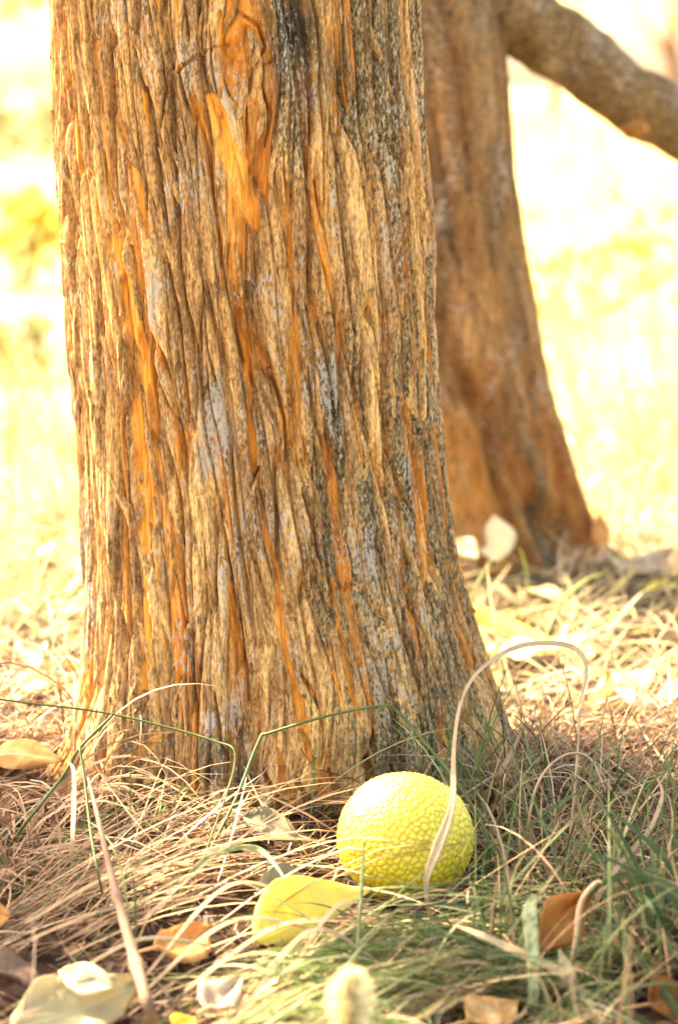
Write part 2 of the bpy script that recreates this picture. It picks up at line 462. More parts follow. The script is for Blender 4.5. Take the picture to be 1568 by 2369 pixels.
PXM = 0.000385     # metres per pixel of the 1568-wide frame on the trunk
ORANGE = [  # laid-bare inner bark (pixels, width, depth mm, strength)
    ([(262, 560), (295, 640), (308, 760), (330, 880), (318, 1000), (345, 1150), (332, 1300), (342, 1450), (338, 1610)], 50, 3.0, 1.0),
    ([(488, 230), (515, 300), (548, 400), (575, 470), (592, 520)], 48, 2.5, 1.0),
    ([(655, 350), (665, 480), (672, 640), (690, 800), (690, 950), (708, 1080)], 9, 4, 0.9),
    ([(498, 430), (512, 540), (520, 670)], 10, 3, 0.8),
    ([(555, 715), (570, 860), (585, 1000), (590, 1080), (605, 1150), (622, 1250), (640, 1330)], 13, 3.5, 0.95),
    ([(915, 440), (925, 560), (935, 650), (930, 720)], 16, 3, 0.9),
    ([(298, 360), (328, 460), (345, 545)], 26, 2.5, 0.85),
    ([(640, 1330), (648, 1450), (680, 1560), (722, 1750)], 20, 2.5, 0.8),
    ([(770, 1340), (790, 1480), (812, 1600), (832, 1650)], 14, 3, 0.85),
    ([(272, 150), (268, 250), (300, 340)], 16, 2.5, 0.8),
    ([(430, 870), (440, 960), (442, 1030)], 8, 3, 0.7),
    ([(512, 30), (516, 130), (508, 225)], 12, 3, 0.8),
    ([(395, 1180), (410, 1290), (400, 1380)], 10, 3, 0.6),
    ([(850, 330), (862, 450), (868, 560)], 8, 3, 0.6),
    ([(820, 900), (838, 1010), (846, 1080)], 10, 2.5, 0.6),
    ([(215, 60), (225, 160), (240, 260)], 10, 2.5, 0.6),
    ([(700, 1690), (725, 1770), (745, 1840)], 20, 2, 0.8),
    ([(640, 1730), (655, 1800), (690, 1890)], 18, 2, 0.7),
    ([(300, 1760), (340, 1720), (390, 1690)], 22, 2, 0.6),
    ([(615, 60), (622, 130), (640, 220)], 10, 3, 0.6),
    ([(470, 1240), (480, 1330), (490, 1420)], 9, 3, 0.6),
    ([(530, 560), (530, 650)], 8, 3, 0.7),
]
CRACK = [  # deep fissures
    ([(372, 50), (385, 150), (410, 165), (470, 120), (530, 105)], 6, 4), ([(545, 25), (600, 60), (615, 110), (585, 160), (570, 235), (575, 330)], 6, 4), ([(585, 160), (640, 140), (662, 80)], 6, 4), ([(430, 20), (440, 90)], 7, 4),
    ([(968, 0), (965, 150), (975, 300), (985, 400)], 10, 7),
    ([(940, 740), (955, 880), (975, 1000), (990, 1090)], 9, 6),
    ([(1000, 1320), (1020, 1400), (1045, 1500), (1062, 1580)], 13, 8),
    ([(905, 290), (915, 400), (920, 500)], 8, 6),
    ([(148, 190), (155, 300)], 9, 6),
    ([(702, 1130), (730, 1250), (745, 1315)], 8, 6),
    ([(860, 1690), (850, 1760), (858, 1830)], 16, 7),
    ([(700, 1560), (740, 1640)], 8, 5),
    ([(375, 110), (385, 200), (372, 300)], 7, 5),
    ([(600, 180), (625, 260), (615, 340)], 7, 5),
    ([(500, 1600), (510, 1680), (530, 1760)], 10, 5),
    ([(1070, 1480), (1090, 1580), (1120, 1660)], 8, 5),
    ([(785, 130), (790, 230)], 8, 5),
    ([(835, 60), (870, 150)], 7, 5),
    ([(580, 1150), (600, 1080)], 7, 4),
    ([(960, 1400), (1000, 1520), (1030, 1620)], 8, 5),
    ([(690, 1800), (730, 1900)], 14, 6), ([(760, 1780), (790, 1870)], 10, 5), ([(610, 1780), (650, 1880)], 10, 5),
    ([(1020, 1180), (1060, 1340), (1090, 1480)], 6, 4),
]
STAIN = [(690, 70, 0.03, 0.045, 1.0), (760, 150, 0.03, 0.05, 0.6), (505, 1650, 0.012, 0.035, 1.0), (500, 1745, 0.022, 0.032, 1.3), (560, 1800, 0.014, 0.03, 1.0),
         (765, 950, 0.008, 0.045, 0.7), (900, 120, 0.03, 0.06, 0.45), (860, 1770, 0.02, 0.03, 0.6), (1045, 1560, 0.014, 0.05, 0.6)]
LICH = [(520, 1060, 0.022, 0.035, 0.55), (488, 1662, 0.009, 0.012, 1.5), (505, 960, 0.014, 0.03, 0.6), (360, 690, 0.01, 0.03, 0.7), (300, 460, 0.012, 0.04, 0.5), (545, 1630, 0.012, 0.02, 0.7),
        (850, 1200, 0.02, 0.06, 0.5), (830, 1500, 0.02, 0.05, 0.5), (480, 200, 0.015, 0.04, 0.5), (640, 90, 0.02, 0.03, 0.5), (880, 420, 0.015, 0.05, 0.6), (800, 820, 0.025, 0.07, 0.45), (1000, 800, 0.015, 0.06, 0.5)]

def bark_fields(S, Z, th):
    """height (m), and the four masks, of the bark at arc length S and height Z"""
    # ridges run round the old branch scar and drift to the right going down
    ks, kz = px_to_sz(560, 150)
    du = S - ks; dv = (Z - kz) * 0.55
    r2 = du ** 2 + dv ** 2
    a2 = 0.019 ** 2
    psi = ks + du * (1 - a2 / np.maximum(r2, a2 * 0.7))
    inknot = np.exp(-(r2 / a2) ** 2)
    tw = psi - 0.055 * (0.75 - Z) - 0.05 * sstep(0.02, -0.2, S) * sstep(0.1, 0.75, Z) * (0.75 - Z) * 1.5
    tw = tw - 0.7 * (S + 0.19) * 0.0
    fl = sstep(0.16, -0.02, Z)                                 # base: ridges swing out along the roots
    tw = tw + fl * 0.03 * np.sin(S * 9 + 1.0) * sstep(0.2, 0.0, Z)
    u = tw + 0.010 * noise2(S * 11, Z * 3.3, 21) + 0.0035 * noise2(S * 40, Z * 10, 22)
    v = Z + 0.02 * noise2(S * 16, Z * 5, 23)
    n1 = noise2(u * 46, v * 5.0, 31) + 0.22 * noise2(u * 120, v * 12, 32)
    dep = 0.55 + 0.45 * noise2(S * 14, Z * 5, 33)
    c1 = np.exp(-(n1 / 0.095) ** 2) * np.clip(dep, 0.1, 1.0)
    n2 = noise2(u * 105, v * 8.5, 34) + 0.25 * noise2(u * 260, v * 26, 35)
    c2 = np.exp(-(n2 / 0.13) ** 2) * np.clip(0.5 + 0.7 * noise2(S * 25, Z * 9, 36), 0, 1)
    n3 = noise2(u * 300, v * 22, 37)
    id1, e1, ox1, oy1 = cells(u * 70, v * 5.6, 41)
    id2, e2, ox2, oy2 = cells(u * 135, v * 13, 44)
    id3, e3, ox3, oy3 = cells(u * 260, v * 55, 47)
    shag = np.clip(0.5 + 0.6 * noise2(S * 12, Z * 4, 48), 0.15, 1)
    h = 0.0045 * np.tanh(1.8 * np.abs(n1)) - 0.0125 * c1
    h += (id1 - 0.5) * 0.0038 + ox1 * 0.0022 * (hash2(np.floor(id1 * 997), np.floor(id1 * 313), 3) - 0.5) * 2 - oy1 * 0.0018
    h += shag * ((id2 - 0.5) * 0.0032 - oy2 * 0.0012 - 0.0034 * c2)
    h += (id3 - 0.5) * 0.0009 + 0.0006 * n3
    h -= 0.0045 * np.exp(-(e1 / 0.055) ** 2) + 0.0022 * shag * np.exp(-(e2 / 0.07) ** 2)
    h += inknot * (0.004 + 0.003 * noise2(S * 120, Z * 90, 51))
    # masks
    o = np.clip(c1 * 1.1 * sstep(-0.15, 0.35, noise2(S * 9, Z * 3.5, 61)), 0, 1) * 0.75
    bare = (id1 < 0.13) | ((id2 < 0.05) & (id1 < 0.5))
    o = np.maximum(o, bare * (0.55 + 0.35 * noise2(u * 90, v * 20, 62)))
    wr = 1 + 0.55 * noise2(S * 70, Z * 26, 71) + 0.4 * noise2(S * 200, Z * 60, 72)
    wob = 0.0022 * noise2(S * 40 + 5, Z * 34, 73) + 0.001 * noise2(S * 90, Z * 90, 74)
    gadd = np.zeros(S.shape)
    for pts, w, dmm, st in ORANGE:
        d, t = dist_poly(S + wob, Z, line_sz(pts))
        ww = w * PXM * 0.5 * np.clip(wr, 0.35, 1.8) * (0.35 + 0.65 * np.sin(np.pi * np.clip(t, 0.03, 0.97)) ** 0.5)
        mk = sstep(1.15, 0.75, d / ww)
        fibre = noise2(u * 240, v * 16, 75)
        h -= mk * (dmm * 0.001 * (0.7 + 0.35 * np.abs(fibre)) + h * 0.55)
        h += 0.0018 * np.exp(-((d / ww - 1.35) / 0.3) ** 2)
        if w >= 40: gadd = np.maximum(gadd, mk)
        o = np.maximum(o, mk * st * np.clip(0.85 + 0.5 * fibre, 0.3, 1))
    for pts, w, dmm in CRACK:
        d, t = dist_poly(S + wob * 0.7, Z, line_sz(pts))
        ww = w * PXM * 0.5 * np.clip(wr, 0.3, 1.6) * (0.25 + 0.75 * np.sin(np.pi * np.clip(t, 0.02, 0.98)) ** 0.6)
        mk = sstep(1.3, 0.5, d / ww)
        h -= mk * dmm * 0.0018
        o = np.maximum(o, mk * 0.55)
    g = 0.30 + 0.36 * id1 + 0.22 * id2 + 0.12 * id3 + 0.2 * noise2(S * 8, Z * 4, 81) - 0.1 * c2
    pale = (id1 > 0.86) * 0.25
    g = np.clip(g + pale, 0, 1)
    g = np.where(gadd > 0, g * (1 - gadd) + gadd * 0.92, g)
    weath = np.clip(sstep(-0.02, 0.12, S) * 0.55 + 0.32 + 0.5 * noise2(S * 12, Z * 5, 82) - 0.15 + 0.3 * sstep(0.45, 0.7, Z) * sstep(-0.02, 0.08, S), 0, 1) * (0.45 + 0.55 * (id2 > 0.35))
    weath *= 1 - 0.8 * (id1 > 0.82)
    li = np.clip(0.30 + 0.55 * noise2(S * 15, Z * 7, 83), 0, 0.75) * sstep(-0.002, 0.0025, h)
    st = np.zeros(S.shape)
    for x, y, sx, sz, k in STAIN:
        cs, cz = px_to_sz(x, y)
        st = np.maximum(st, k * np.exp(-((S - cs) / sx) ** 2 - ((Z - cz) / sz) ** 2))
    for x, y, sx, sz, k in LICH:
        cs, cz = px_to_sz(x, y)
        li = li + k * np.exp(-((S - cs) / sx) ** 2 - ((Z - cz) / sz) ** 2)
    return h, o, g, np.clip(li, 0, 1.5), np.clip(st, 0, 1), weath

class BarkGrid: pass
BG = BarkGrid()

def build_main_trunk(root):
    th = np.concatenate([np.linspace(-np.pi, R(-100), 50, endpoint=False), np.linspace(R(-100), R(100), 960), np.linspace(R(100), np.pi, 51)[1:]])
    z = np.concatenate([np.linspace(-0.04, 0.74, 760), np.linspace(0.74, ZTOP, 110)[1:]])
    T, Z = np.meshgrid(th, z, indexing='ij')
    h, o, g, li, st, we = bark_fields(T * S0, Z, T)
    for _ in range(1):
        h[1:-1] = 0.17 * h[:-2] + 0.66 * h[1:-1] + 0.17 * h[2:]
    h[:, 1:-1] = 0.25 * h[:, :-2] + 0.5 * h[:, 1:-1] + 0.25 * h[:, 2:]
    BG.th, BG.z, BG.h, BG.o, BG.g, BG.li, BG.st, BG.we = th, z, h, o, g, li, st, we
    v = t_pos(T, Z, h).reshape(-1, 3) - np.array(root.location)
    c = np.stack([o, g, li], -1).reshape(-1, 3)
    a = np.stack([st, we, 0 * we], -1).reshape(-1, 3)
    me = mesh_np('trunk', v, grid_faces(len(th), len(z))[:, ::1], {'bark': c, 'aux': a})
    return link('trunk', me, M_BARK, root)

def samp(A, t, z):
    i = np.clip(np.searchsorted(BG.th, t) - 1, 0, len(BG.th) - 2); j = np.clip(np.searchsorted(BG.z, z) - 1, 0, len(BG.z) - 2)
    return A[i, j]

tree = empty('osage_tree', (TC[0], TC[1], 0))
tag(tree, 'thick shaggy trunk with orange furrowed bark beside the bumpy yellow fruit', 'tree')
trunk = build_main_trunk(tree)

def bark_strip(line, w, lift, gv, ov, name='bark_strip', ragged=0.35, seed=0):
    """a shaggy strip of outer bark lying on the trunk along a (s, z) line"""
    L = np.hypot(*np.diff(line, axis=0).T).sum()
    n = max(6, min(16, int(L / 0.009)))
    q = catmull(line, n)
    t = np.linspace(0, 1, n)
    prof = np.minimum(1, np.minimum(t, 1 - t) * 5 + 0.12) * (1 + ragged * noise2(t * L * 120, t * 0 + seed * 3.7, 5))
    tang = np.gradient(q, axis=0); tang /= np.linalg.norm(tang, axis=1)[:, None]
    nrm = np.stack([-tang[:, 1], tang[:, 0]], -1)
    cross = np.array([-1.0, -0.55, 0.15, 0.65, 1.0]); ch = np.array([-0.3, 0.85, 1.0, 0.7, -0.5])
    wob = 0.25 * noise2(t * L * 200, t * 0 + seed * 1.3, 8)
    sz = q[:, None] + nrm[:, None] * (cross[None, :, None] * (w * 0.5 * prof)[:, None, None] + (w * wob * 0.4)[:, None, None])
    T = sz[..., 0] / S0; Z = sz[..., 1]
    base = np.median(samp(BG.h, T, Z), axis=1)
    base = np.convolve(np.pad(base, 2, 'edge'), np.ones(5) / 5, 'valid')[:, None]
    lf = lift * (0.55 + 0.9 * (np.abs(t - 0.5) * 2) ** 3 + 0.3 * noise2(t * L * 90, t * 0 + seed, 6))[:, None]
    off = base + ch[None] * lf + 0.0004 * rng.standard_normal(T.shape)
    off[:, 0] = np.minimum(off[:, 0], samp(BG.h, T[:, 0], Z[:, 0]) - 0.0006)
    off[:, -1] = np.minimum(off[:, -1], samp(BG.h, T[:, -1], Z[:, -1]) - 0.0006)
    v = t_pos(T, Z, off).reshape(-1, 3)
    k = len(cross)
    c = np.stack([np.full(n * k, ov), np.clip(gv + 0.15 * rng.standard_normal(n * k), 0, 1), np.clip(samp(BG.li, T, Z), 0, 0.8).ravel() * 0.7], -1)
    a = np.stack([samp(BG.st, T, Z).ravel(), samp(BG.we, T, Z).ravel() * 0.35, np.zeros(n * k)], -1)
    v = v - np.array(tree.location)
    me = mesh_np(name, v, grid_faces(n, k), {'bark': c, 'aux': a})
    return link(name, me, M_BARK, trunk)

STRIPS = [  # pale raised strips seen one by one: pixels, width px, tone
    ([(165, 15), (188, 120), (214, 245), (243, 352)], 22, 0.8), ([(368, 340), (398, 415), (420, 472)], 17, 0.9), ([(438, 575), (458, 640), (462, 705)], 20, 0.95),
    ([(222, 435), (268, 508), (302, 565)], 26, 0.85), ([(400, 345), (438, 425), (462, 505)], 15, 0.75), ([(738, 275), (726, 360), (716, 440)], 20, 0.7),
    ([(258, 1080), (300, 1220), (358, 1375), (402, 1500)], 18, 0.85), ([(472, 1365), (440, 1450), (386, 1562)], 20, 0.7), ([(848, 60), (878, 145), (898, 225)], 18, 0.7),
    ([(922, 420), (940, 500), (950, 600)], 12, 0.75), ([(893, 795), (908, 900), (906, 965)], 15, 0.8), ([(796, 1118), (806, 1200), (816, 1285)], 19, 0.95),
    ([(940, 865), (955, 965)], 15, 0.9), ([(642, 335), (627, 395), (630, 435)], 15, 0.9), ([(822, 700), (840, 760), (856, 806)], 15, 0.8), ([(884, 1065), (900, 1135)], 15, 0.9),
    ([(968, 1285), (1000, 1340), (1024, 1388)], 17, 0.75), ([(600, 1090), (580, 1150), (572, 1200)], 13, 0.7), ([(730, 860), (742, 950), (746, 1010)], 20, 0.85),
    ([(160, 700), (180, 800), (196, 900)], 15, 0.7), ([(205, 700), (238, 790), (268, 870)], 16, 0.75), ([(190, 520), (215, 620), (236, 700)], 14, 0.7),
    ([(225, 900), (232, 1000), (250, 1090)], 16, 0.75), ([(224, 1120), (250, 1240), (262, 1330)], 14, 0.7), ([(300, 1330), (318, 1440), (352, 1540)], 14, 0.75),
    ([(270, 1380), (262, 1470), (240, 1590)], 16, 0.7), ([(430, 1560), (400, 1640), (418, 1700)], 16, 0.6), ([(380, 530), (400, 600), (408, 640)], 18, 0.8),
    ([(545, 560), (556, 640), (560, 690)], 11, 0.6), ([(460, 1150), (470, 1240), (474, 1320)], 14, 0.7), ([(520, 1200), (540, 1300), (545, 1390)], 12, 0.65),
    ([(920, 1180), (940, 1260), (962, 1330)], 15, 0.8), ([(870, 1280), (880, 1380), (900, 1450)], 13, 0.6), ([(700, 1360), (720, 1440), (748, 1520)], 12, 0.55),
    ([(600, 1400), (612, 1500), (640, 1600)], 15, 0.75), ([(560, 1390), (570, 1480), (580, 1560)], 12, 0.65), ([(660, 1600), (680, 1680), (705, 1740)], 15, 0.8),
    ([(900, 1500), (925, 1600), (960, 1690)], 14, 0.6), ([(950, 1560), (985, 1650), (1030, 1740)], 14, 0.6), ([(1010, 1600), (1040, 1690), (1080, 1770)], 14, 0.5),
    ([(560, 1620), (575, 1700), (590, 1760)], 13, 0.6), ([(300, 1690), (270, 1740), (235, 1790)], 20, 0.6), ([(350, 1760), (310, 1800), (270, 1840)], 16, 0.6),
    ([(150, 380), (165, 450), (172, 520)], 16, 0.9), ([(135, 120), (143, 240), (150, 340)], 12, 0.8), ([(150, 470), (140, 500), (158, 560)], 14, 0.9),
    ([(305, 60), (330, 130), (345, 200)], 26, 0.6), ([(345, 80), (365, 160), (372, 220)], 20, 0.55), ([(430, 40), (420, 120), (405, 170)], 16, 0.5),
    ([(470, 20), (458, 90), (470, 130)], 14, 0.45), ([(600, 220), (610, 270), (596, 320)], 20, 0.8), ([(570, 180), (560, 240), (548, 280)], 18, 0.7),
    ([(640, 500), (652, 560), (660, 620)], 12, 0.5), ([(700, 560), (706, 650), (716, 720)], 12, 0.5), ([(770, 480), (780, 570), (790, 650)], 13, 0.5),
    ([(826, 360), (846, 470), (858, 560)], 13, 0.5), ([(860, 560), (866, 640), (876, 720)], 12, 0.6), ([(1000, 1120), (1012, 1200), (1032, 1280)], 12, 0.5),
    ([(830, 1000), (846, 1060), (838, 1110)], 14, 0.85), ([(715, 960), (740, 1040), (756, 1100)], 13, 0.7), ([(640, 940), (652, 1010), (655, 1070)], 14, 0.7),
    ([(470, 760), (486, 850), (494, 930)], 12, 0.6), ([(530, 860), (546, 930), (556, 990)], 12, 0.65), ([(390, 700), (405, 790), (412, 860)], 13, 0.55),
]
for i, (pts, w, tone) in enumerate(STRIPS):
    bark_strip(line_sz(pts), w * PXM * 1.05, 0.0024, min(1.0, tone + 0.12), 0.0, seed=i)

def random_strips(n):
    k = 0
    r = random.Random(3)
    while k < n:
        s = r.uniform(-0.29, 0.29); z = r.uniform(0.03, 0.72)
        L = r.choice([0.02, 0.03, 0.045, 0.06, 0.08])
        slant = 0.055 + (0.10 if s < -0.05 and z > 0.35 else 0.02) + r.gauss(0, 0.05)
        if z < 0.15: slant += 0.5 * (s / 0.2) * (0.15 - z) / 0.15
        line = []
        for a in np.linspace(-0.5, 0.5, 4):
            line.append((s + slant * -a * L + r.gauss(0, 0.0008), z + a * L))
        line = np.array(line)
        bark_strip(line, r.uniform(0.003, 0.0068), r.uniform(0.0009, 0.002), r.uniform(0.25, 0.85), 0.8 if r.random() < 0.1 else 0.0, seed=k + 200)
        k += 1
random_strips(225)

# ------------------------------------------------------------------ leaf crowns above the frame (they shade the place)
def leaf_cloud(centers, radii, n, size, seed, flat=0.75):
    r = np.random.default_rng(seed)
    w = np.array(radii) ** 2; w = w / w.sum()
    k = r.choice(len(centers), n, p=w)
    d = r.standard_normal((n, 3)); d /= np.linalg.norm(d, axis=1)[:, None]
    rad = np.array(radii)[k] * r.random(n) ** 0.5
    sub = r.standard_normal((n, 3)) * 0.12 * np.array(radii)[k][:, None]
    c = np.array(centers)[k] + d * rad[:, None] * np.array([1, 1, flat]) + sub
    a = r.standard_normal((n, 3)); a[:, 2] -= 0.3; a /= np.linalg.norm(a, axis=1)[:, None]
    b = np.cross(a, r.standard_normal((n, 3))); b /= np.linalg.norm(b, axis=1)[:, None]
    nn = np.cross(a, b)
    s = size * r.uniform(0.7, 1.3, n)[:, None]
    v = np.stack([c - a * s * 0.5, c - a * s * 0.1 + b * s * 0.28 + nn * s * 0.07, c + a * s * 0.5, c - a * s * 0.1 - b * s * 0.28 + nn * s * 0.07], 1).reshape(-1, 3)
    i = np.arange(n)[:, None] * 4
    f = np.concatenate([i + np.array([[0, 1, 2]]), i + np.array([[0, 2, 3]])])
    tint = np.repeat(np.clip(r.normal(0.5, 0.22, n), 0, 1), 4)[:, None]
    return v, f, np.hstack([tint, tint * 0, tint * 0])

def limb(name, pts, r0, r1, parent, mat, seed, n=26, sides=14):
    q = catmull(pts, n)
    v, f = tube_np(q, np.linspace(r0, r1, n), sides, 0.12, seed)
    v = v - np.array(parent.location)
    c = np.stack([0.12 + 0 * v[:, 0], np.clip(0.45 + 0.3 * rng.standard_normal(len(v)), 0, 1), 0.2 + 0 * v[:, 0]], -1)
    a = np.stack([0 * v[:, 0], 0.5 + 0 * v[:, 0], 0 * v[:, 0]], -1)
    return link(name, mesh_np(name, v, f, {'bark': c, 'aux': a}), mat, parent)

topx = float(t_cx(np.array(ZTOP)))
limb('limb', [(topx, 2.09, 2.5), (topx - 0.2, 1.95, 3.0), (topx - 0.7, 1.7, 3.8), (topx - 1.1, 1.5, 4.6)], 0.11, 0.035, tree, M_BARK2, 2)
limb('limb', [(topx, 2.09, 2.5), (topx + 0.15, 2.2, 3.1), (topx + 0.5, 2.3, 3.9), (topx + 0.9, 2.2, 4.8)], 0.11, 0.03, tree, M_BARK2, 3)
cv, cf, cc = leaf_cloud([(-1.1, 1.5, 4.4), (-0.4, 1.6, 4.6), (0.9, 2.2, 4.5), (0.4, 1.7, 5.2), (0.0, 1.0, 4.7), (-1.0, 2.6, 4.6), (0.2, 2.8, 4.5), (1.1, 1.2, 4.4), (-0.6, 0.6, 4.5)], [0.9, 0.8, 0.9, 0.8, 0.8, 0.8, 0.8, 0.8, 0.8], 8500, 0.12, 8)
link('shade_crown', mesh_np('shade_crown', cv - np.array(tree.location), cf, {'tint': cc}, smooth=False), M_CROWN, tree)

# ------------------------------------------------------------------ rear tree
def build_rear_tree():
    root = empty('leaning_tree', (BC[0], BC[1], 0))
    tag(root, 'smoother brown trunk with drooping limb standing behind the shaggy one', 'tree')
    Y = BC[1]
    ed = [(-700, 1140), (0, 1163), (300, 1185), (600, 1212), (850, 1240), (1050, 1280), (1150, 1312), (1230, 1350), (1300, 1378), (1350, 1400)]
    zr = np.array([px_z(y, Y) for y, x in ed])[::-1]; xr = np.array([px_x(x, y, Y) for y, x in ed])[::-1]
    zr = np.concatenate([[-0.15], zr, [2.6]]); xr = np.concatenate([[xr[0] + 0.02], xr, [xr[-1] - 0.12]])
    radb = np.array([0.215, 0.19, 0.165, 0.155, 0.148, 0.143, 0.13]); zb = np.array([-0.15, 0.03, 0.12, 0.3, 0.6, 1.0, 2.6])
    th = np.linspace(-np.pi, np.pi, 261)[:-1]
    z = np.concatenate([np.linspace(-0.12, 0.95, 330), np.linspace(0.95, 2.6, 60)[1:]])
    T, Z = np.meshgrid(th, z, indexing='ij')
    rad = smooth_interp(Z, zb, radb)
    cx = smooth_interp(Z, zr, xr) - rad
    low = sstep(0.55, 0.05, Z)
    # flutes: a groove runs down the near face between two root lobes, ending in a dark hollow
    gpos = 0.18 + 0.34 * sstep(0.32, 0.17, Z)
    r = rad * (1 + 0.03 * np.sin(2 * T + 0.5) + 0.02 * np.sin(4 * T))
    r = r - 0.040 * np.exp(-((T - gpos) / 0.15) ** 2) * sstep(0.62, 0.2, Z)
    r = r + 0.03 * np.exp(-((T - 1.25) / 0.3) ** 2) * low + 0.035 * np.exp(-((T - 0.0) / 0.4) ** 2) * low
    r = r - 0.085 * np.exp(-((T - 0.88) / 0.16) ** 2 - ((Z - 0.045) / 0.045) ** 2)
    r = r + 0.035 * np.exp(-((T - 0.58) / 0.09) ** 2) * sstep(0.17, 0.02, Z)
    S = T * 0.15
    u = S - 0.10 * (0.8 - Z) + 0.012 * noise2(S * 9, Z * 3, 121)
    n1 = noise2(u * 34, Z * 4, 122) + 0.2 * noise2(u * 90, Z * 10, 123)
    id1, e1, ox, oy = cells(u * 40, Z * 6, 124)
    h = 0.006 * np.tanh(1.5 * np.abs(n1)) - 0.005 * np.exp(-(n1 / 0.12) ** 2) + (id1 - 0.5) * 0.005 + 0.0012 * noise2(u * 160, Z * 16, 125)
    r = r + h
    v = np.stack([cx + r * np.sin(T), Y + 0.03 * Z - r * np.cos(T), Z], -1).reshape(-1, 3) - np.array(root.location)
    o = np.clip(np.exp(-(n1 / 0.14) ** 2) * 0.5 + (id1 < 0.10) * 0.6, 0, 1) * (0.25 + 0.45 * low)
    o = np.maximum(o, 0.75 * np.exp(-((T - 0.35) / 0.25) ** 2) * sstep(0.34, 0.1, Z))
    g = np.clip(0.3 + 0.4 * id1 + 0.25 * noise2(S * 12, Z * 5, 126), 0, 1)
    li = np.clip(0.2 + 0.4 * noise2(S * 12, Z * 6, 127), 0, 1)
    we = np.clip(0.35 + 0.4 * noise2(S * 10, Z * 4, 128) + 0.4 * sstep(0.3, 0.7, Z), 0, 1)
    c = np.stack([o, g, li], -1).reshape(-1, 3); a = np.stack([0 * we, we, 0 * we], -1).reshape(-1, 3)
    link('trunk', mesh_np('trunk', v, grid_faces(len(th), len(z), True), {'bark': c, 'aux': a}), M_BARK2, root)
    # drooping limb: leaves the trunk at the top of the frame, falls to the right, ends on the ground further right
    Yl = Y + 0.02
    mid = [(1060, -60, Y), (1150, 5, Yl), (1230, 62, Yl + 0.02), (1330, 130, Yl + 0.05), (1440, 215, Yl + 0.08), (1570, 290, Yl + 0.12), (1760, 425, Yl + 0.2), (2050, 700, Yl + 0.4)]
    pts = [P(*m) for m in mid]
    pts.append(Vector((1.35, Yl + 0.9, 0.16))); pts.append(Vector((1.75, Yl + 1.2, 0.03)))
    n, sides = 150, 40
    q = catmull([tuple(p) for p in pts], n)
    t = np.linspace(0, 1, n)
    rr = np.interp(t, [0, 0.12, 0.3, 0.55, 0.8, 1.0], [0.062, 0.052, 0.047, 0.044, 0.03, 0.014])
    tv, tf = tube_np(q, rr, sides)
    body = tv[:n * sides].reshape(n, sides, 3)
    cen = q[:, None]
    ang = np.arange(sides) / sides * 2 * np.pi
    A, TT = np.meshgrid(ang, t * 10)
    bump = 1 + 0.07 * noise2(np.cos(A) * 2 + TT * 0.9, np.sin(A) * 2 + TT * 0.4, 131) + 0.09 * noise2(np.cos(A) * 0.8 + TT * 2.2, np.sin(A) * 0.8, 132) + 0.02 * noise2(A * 6, TT * 2, 133)
    body = cen + (body - cen) * bump[..., None]
    tv[:n * sides] = body.reshape(-1, 3)
    # a snapped-off side spur under the limb
    c = np.stack([np.full(len(tv), 0.05), np.clip(0.5 + 0.2 * rng.standard_normal(len(tv)), 0, 1), np.full(len(tv), 0.25)], -1)
    a = np.stack([np.zeros(len(tv)), np.full(len(tv), 0.85), np.zeros(len(tv))], -1)
    lo = link('limb', mesh_np('limb', tv - np.array(root.location), tf, {'bark': c, 'aux': a}), M_BARK2, root)
    b0 = P(1480, 262, Yl + 0.09); b1 = P(1462, 292, Yl + 0.06); b2 = P(1455, 306, Yl + 0.05)
    sv, sf = tube_np(catmull([tuple(b0), tuple(b1), tuple(b2)], 8), np.linspace(0.026, 0.011, 8), 10, 0.25, 9)
    c = np.stack([np.full(len(sv), 0.1), np.full(len(sv), 0.75), np.full(len(sv), 0.2)], -1)
    link('branch_stub', mesh_np('branch_stub', sv - np.array(root.location), sf, {'bark': c, 'aux': c * 0}), M_BARK2, lo)
    # crown, out of view: clumps added to shade parts of the foreground
    limb('limb', [(0.02, Y + 0.06, 2.4), (-0.5, Y + 0.4, 2.7), (-1.2, Y + 0.7, 2.85), (-1.7, Y + 0.85, 2.8)], 0.09, 0.02, root, M_BARK2, 12)
    limb('limb', [(0.02, Y + 0.06, 2.4), (0.2, Y + 0.2, 3.0), (0.6, Y + 0.3, 3.8)], 0.1, 0.03, root, M_BARK2, 13)
    def up(x, y, hgt, z0=0.0):     # point at height hgt whose sun shadow falls on (x, y, z0)
        k = (hgt - z0) / SUN.z
        return (x + SUN.x * k, y + SUN.y * k, hgt)
    cl = [up(-0.38, 1.95, 2.7), up(-0.30, 1.72, 2.8), up(-0.44, 2.12, 2.6), up(-0.50, 1.55, 2.9), up(-0.22, 1.86, 2.6), up(-0.20, 1.62, 2.75), up(-0.33, 1.50, 2.85), up(0.32, 1.50, 2.9), up(0.24, 1.42, 3.0), up(0.14, 1.56, 2.8), up(0.08, 1.62, 2.75)]
    v1, f1, c1 = leaf_cloud(cl, [0.16, 0.13, 0.14, 0.2, 0.09, 0.07, 0.12, 0.1, 0.08, 0.09, 0.06], 3000, 0.085, 21)
    v2, f2, c2 = leaf_cloud([(0.6, Y + 0.3, 4.0), (1.2, Y + 0.2, 4.3), (0.2, Y - 0.3, 4.6)], [0.6, 0.6, 0.6], 1300, 0.1, 22)
    vv = np.vstack([v1, v2]); ff = np.vstack([f1, f2 + len(v1)]); ccx = np.vstack([c1, c2])
    link('shade_crown', mesh_np('shade_crown', vv - np.array(root.location), ff, {'tint': ccx}, smooth=False), M_CROWN, root)
build_rear_tree()

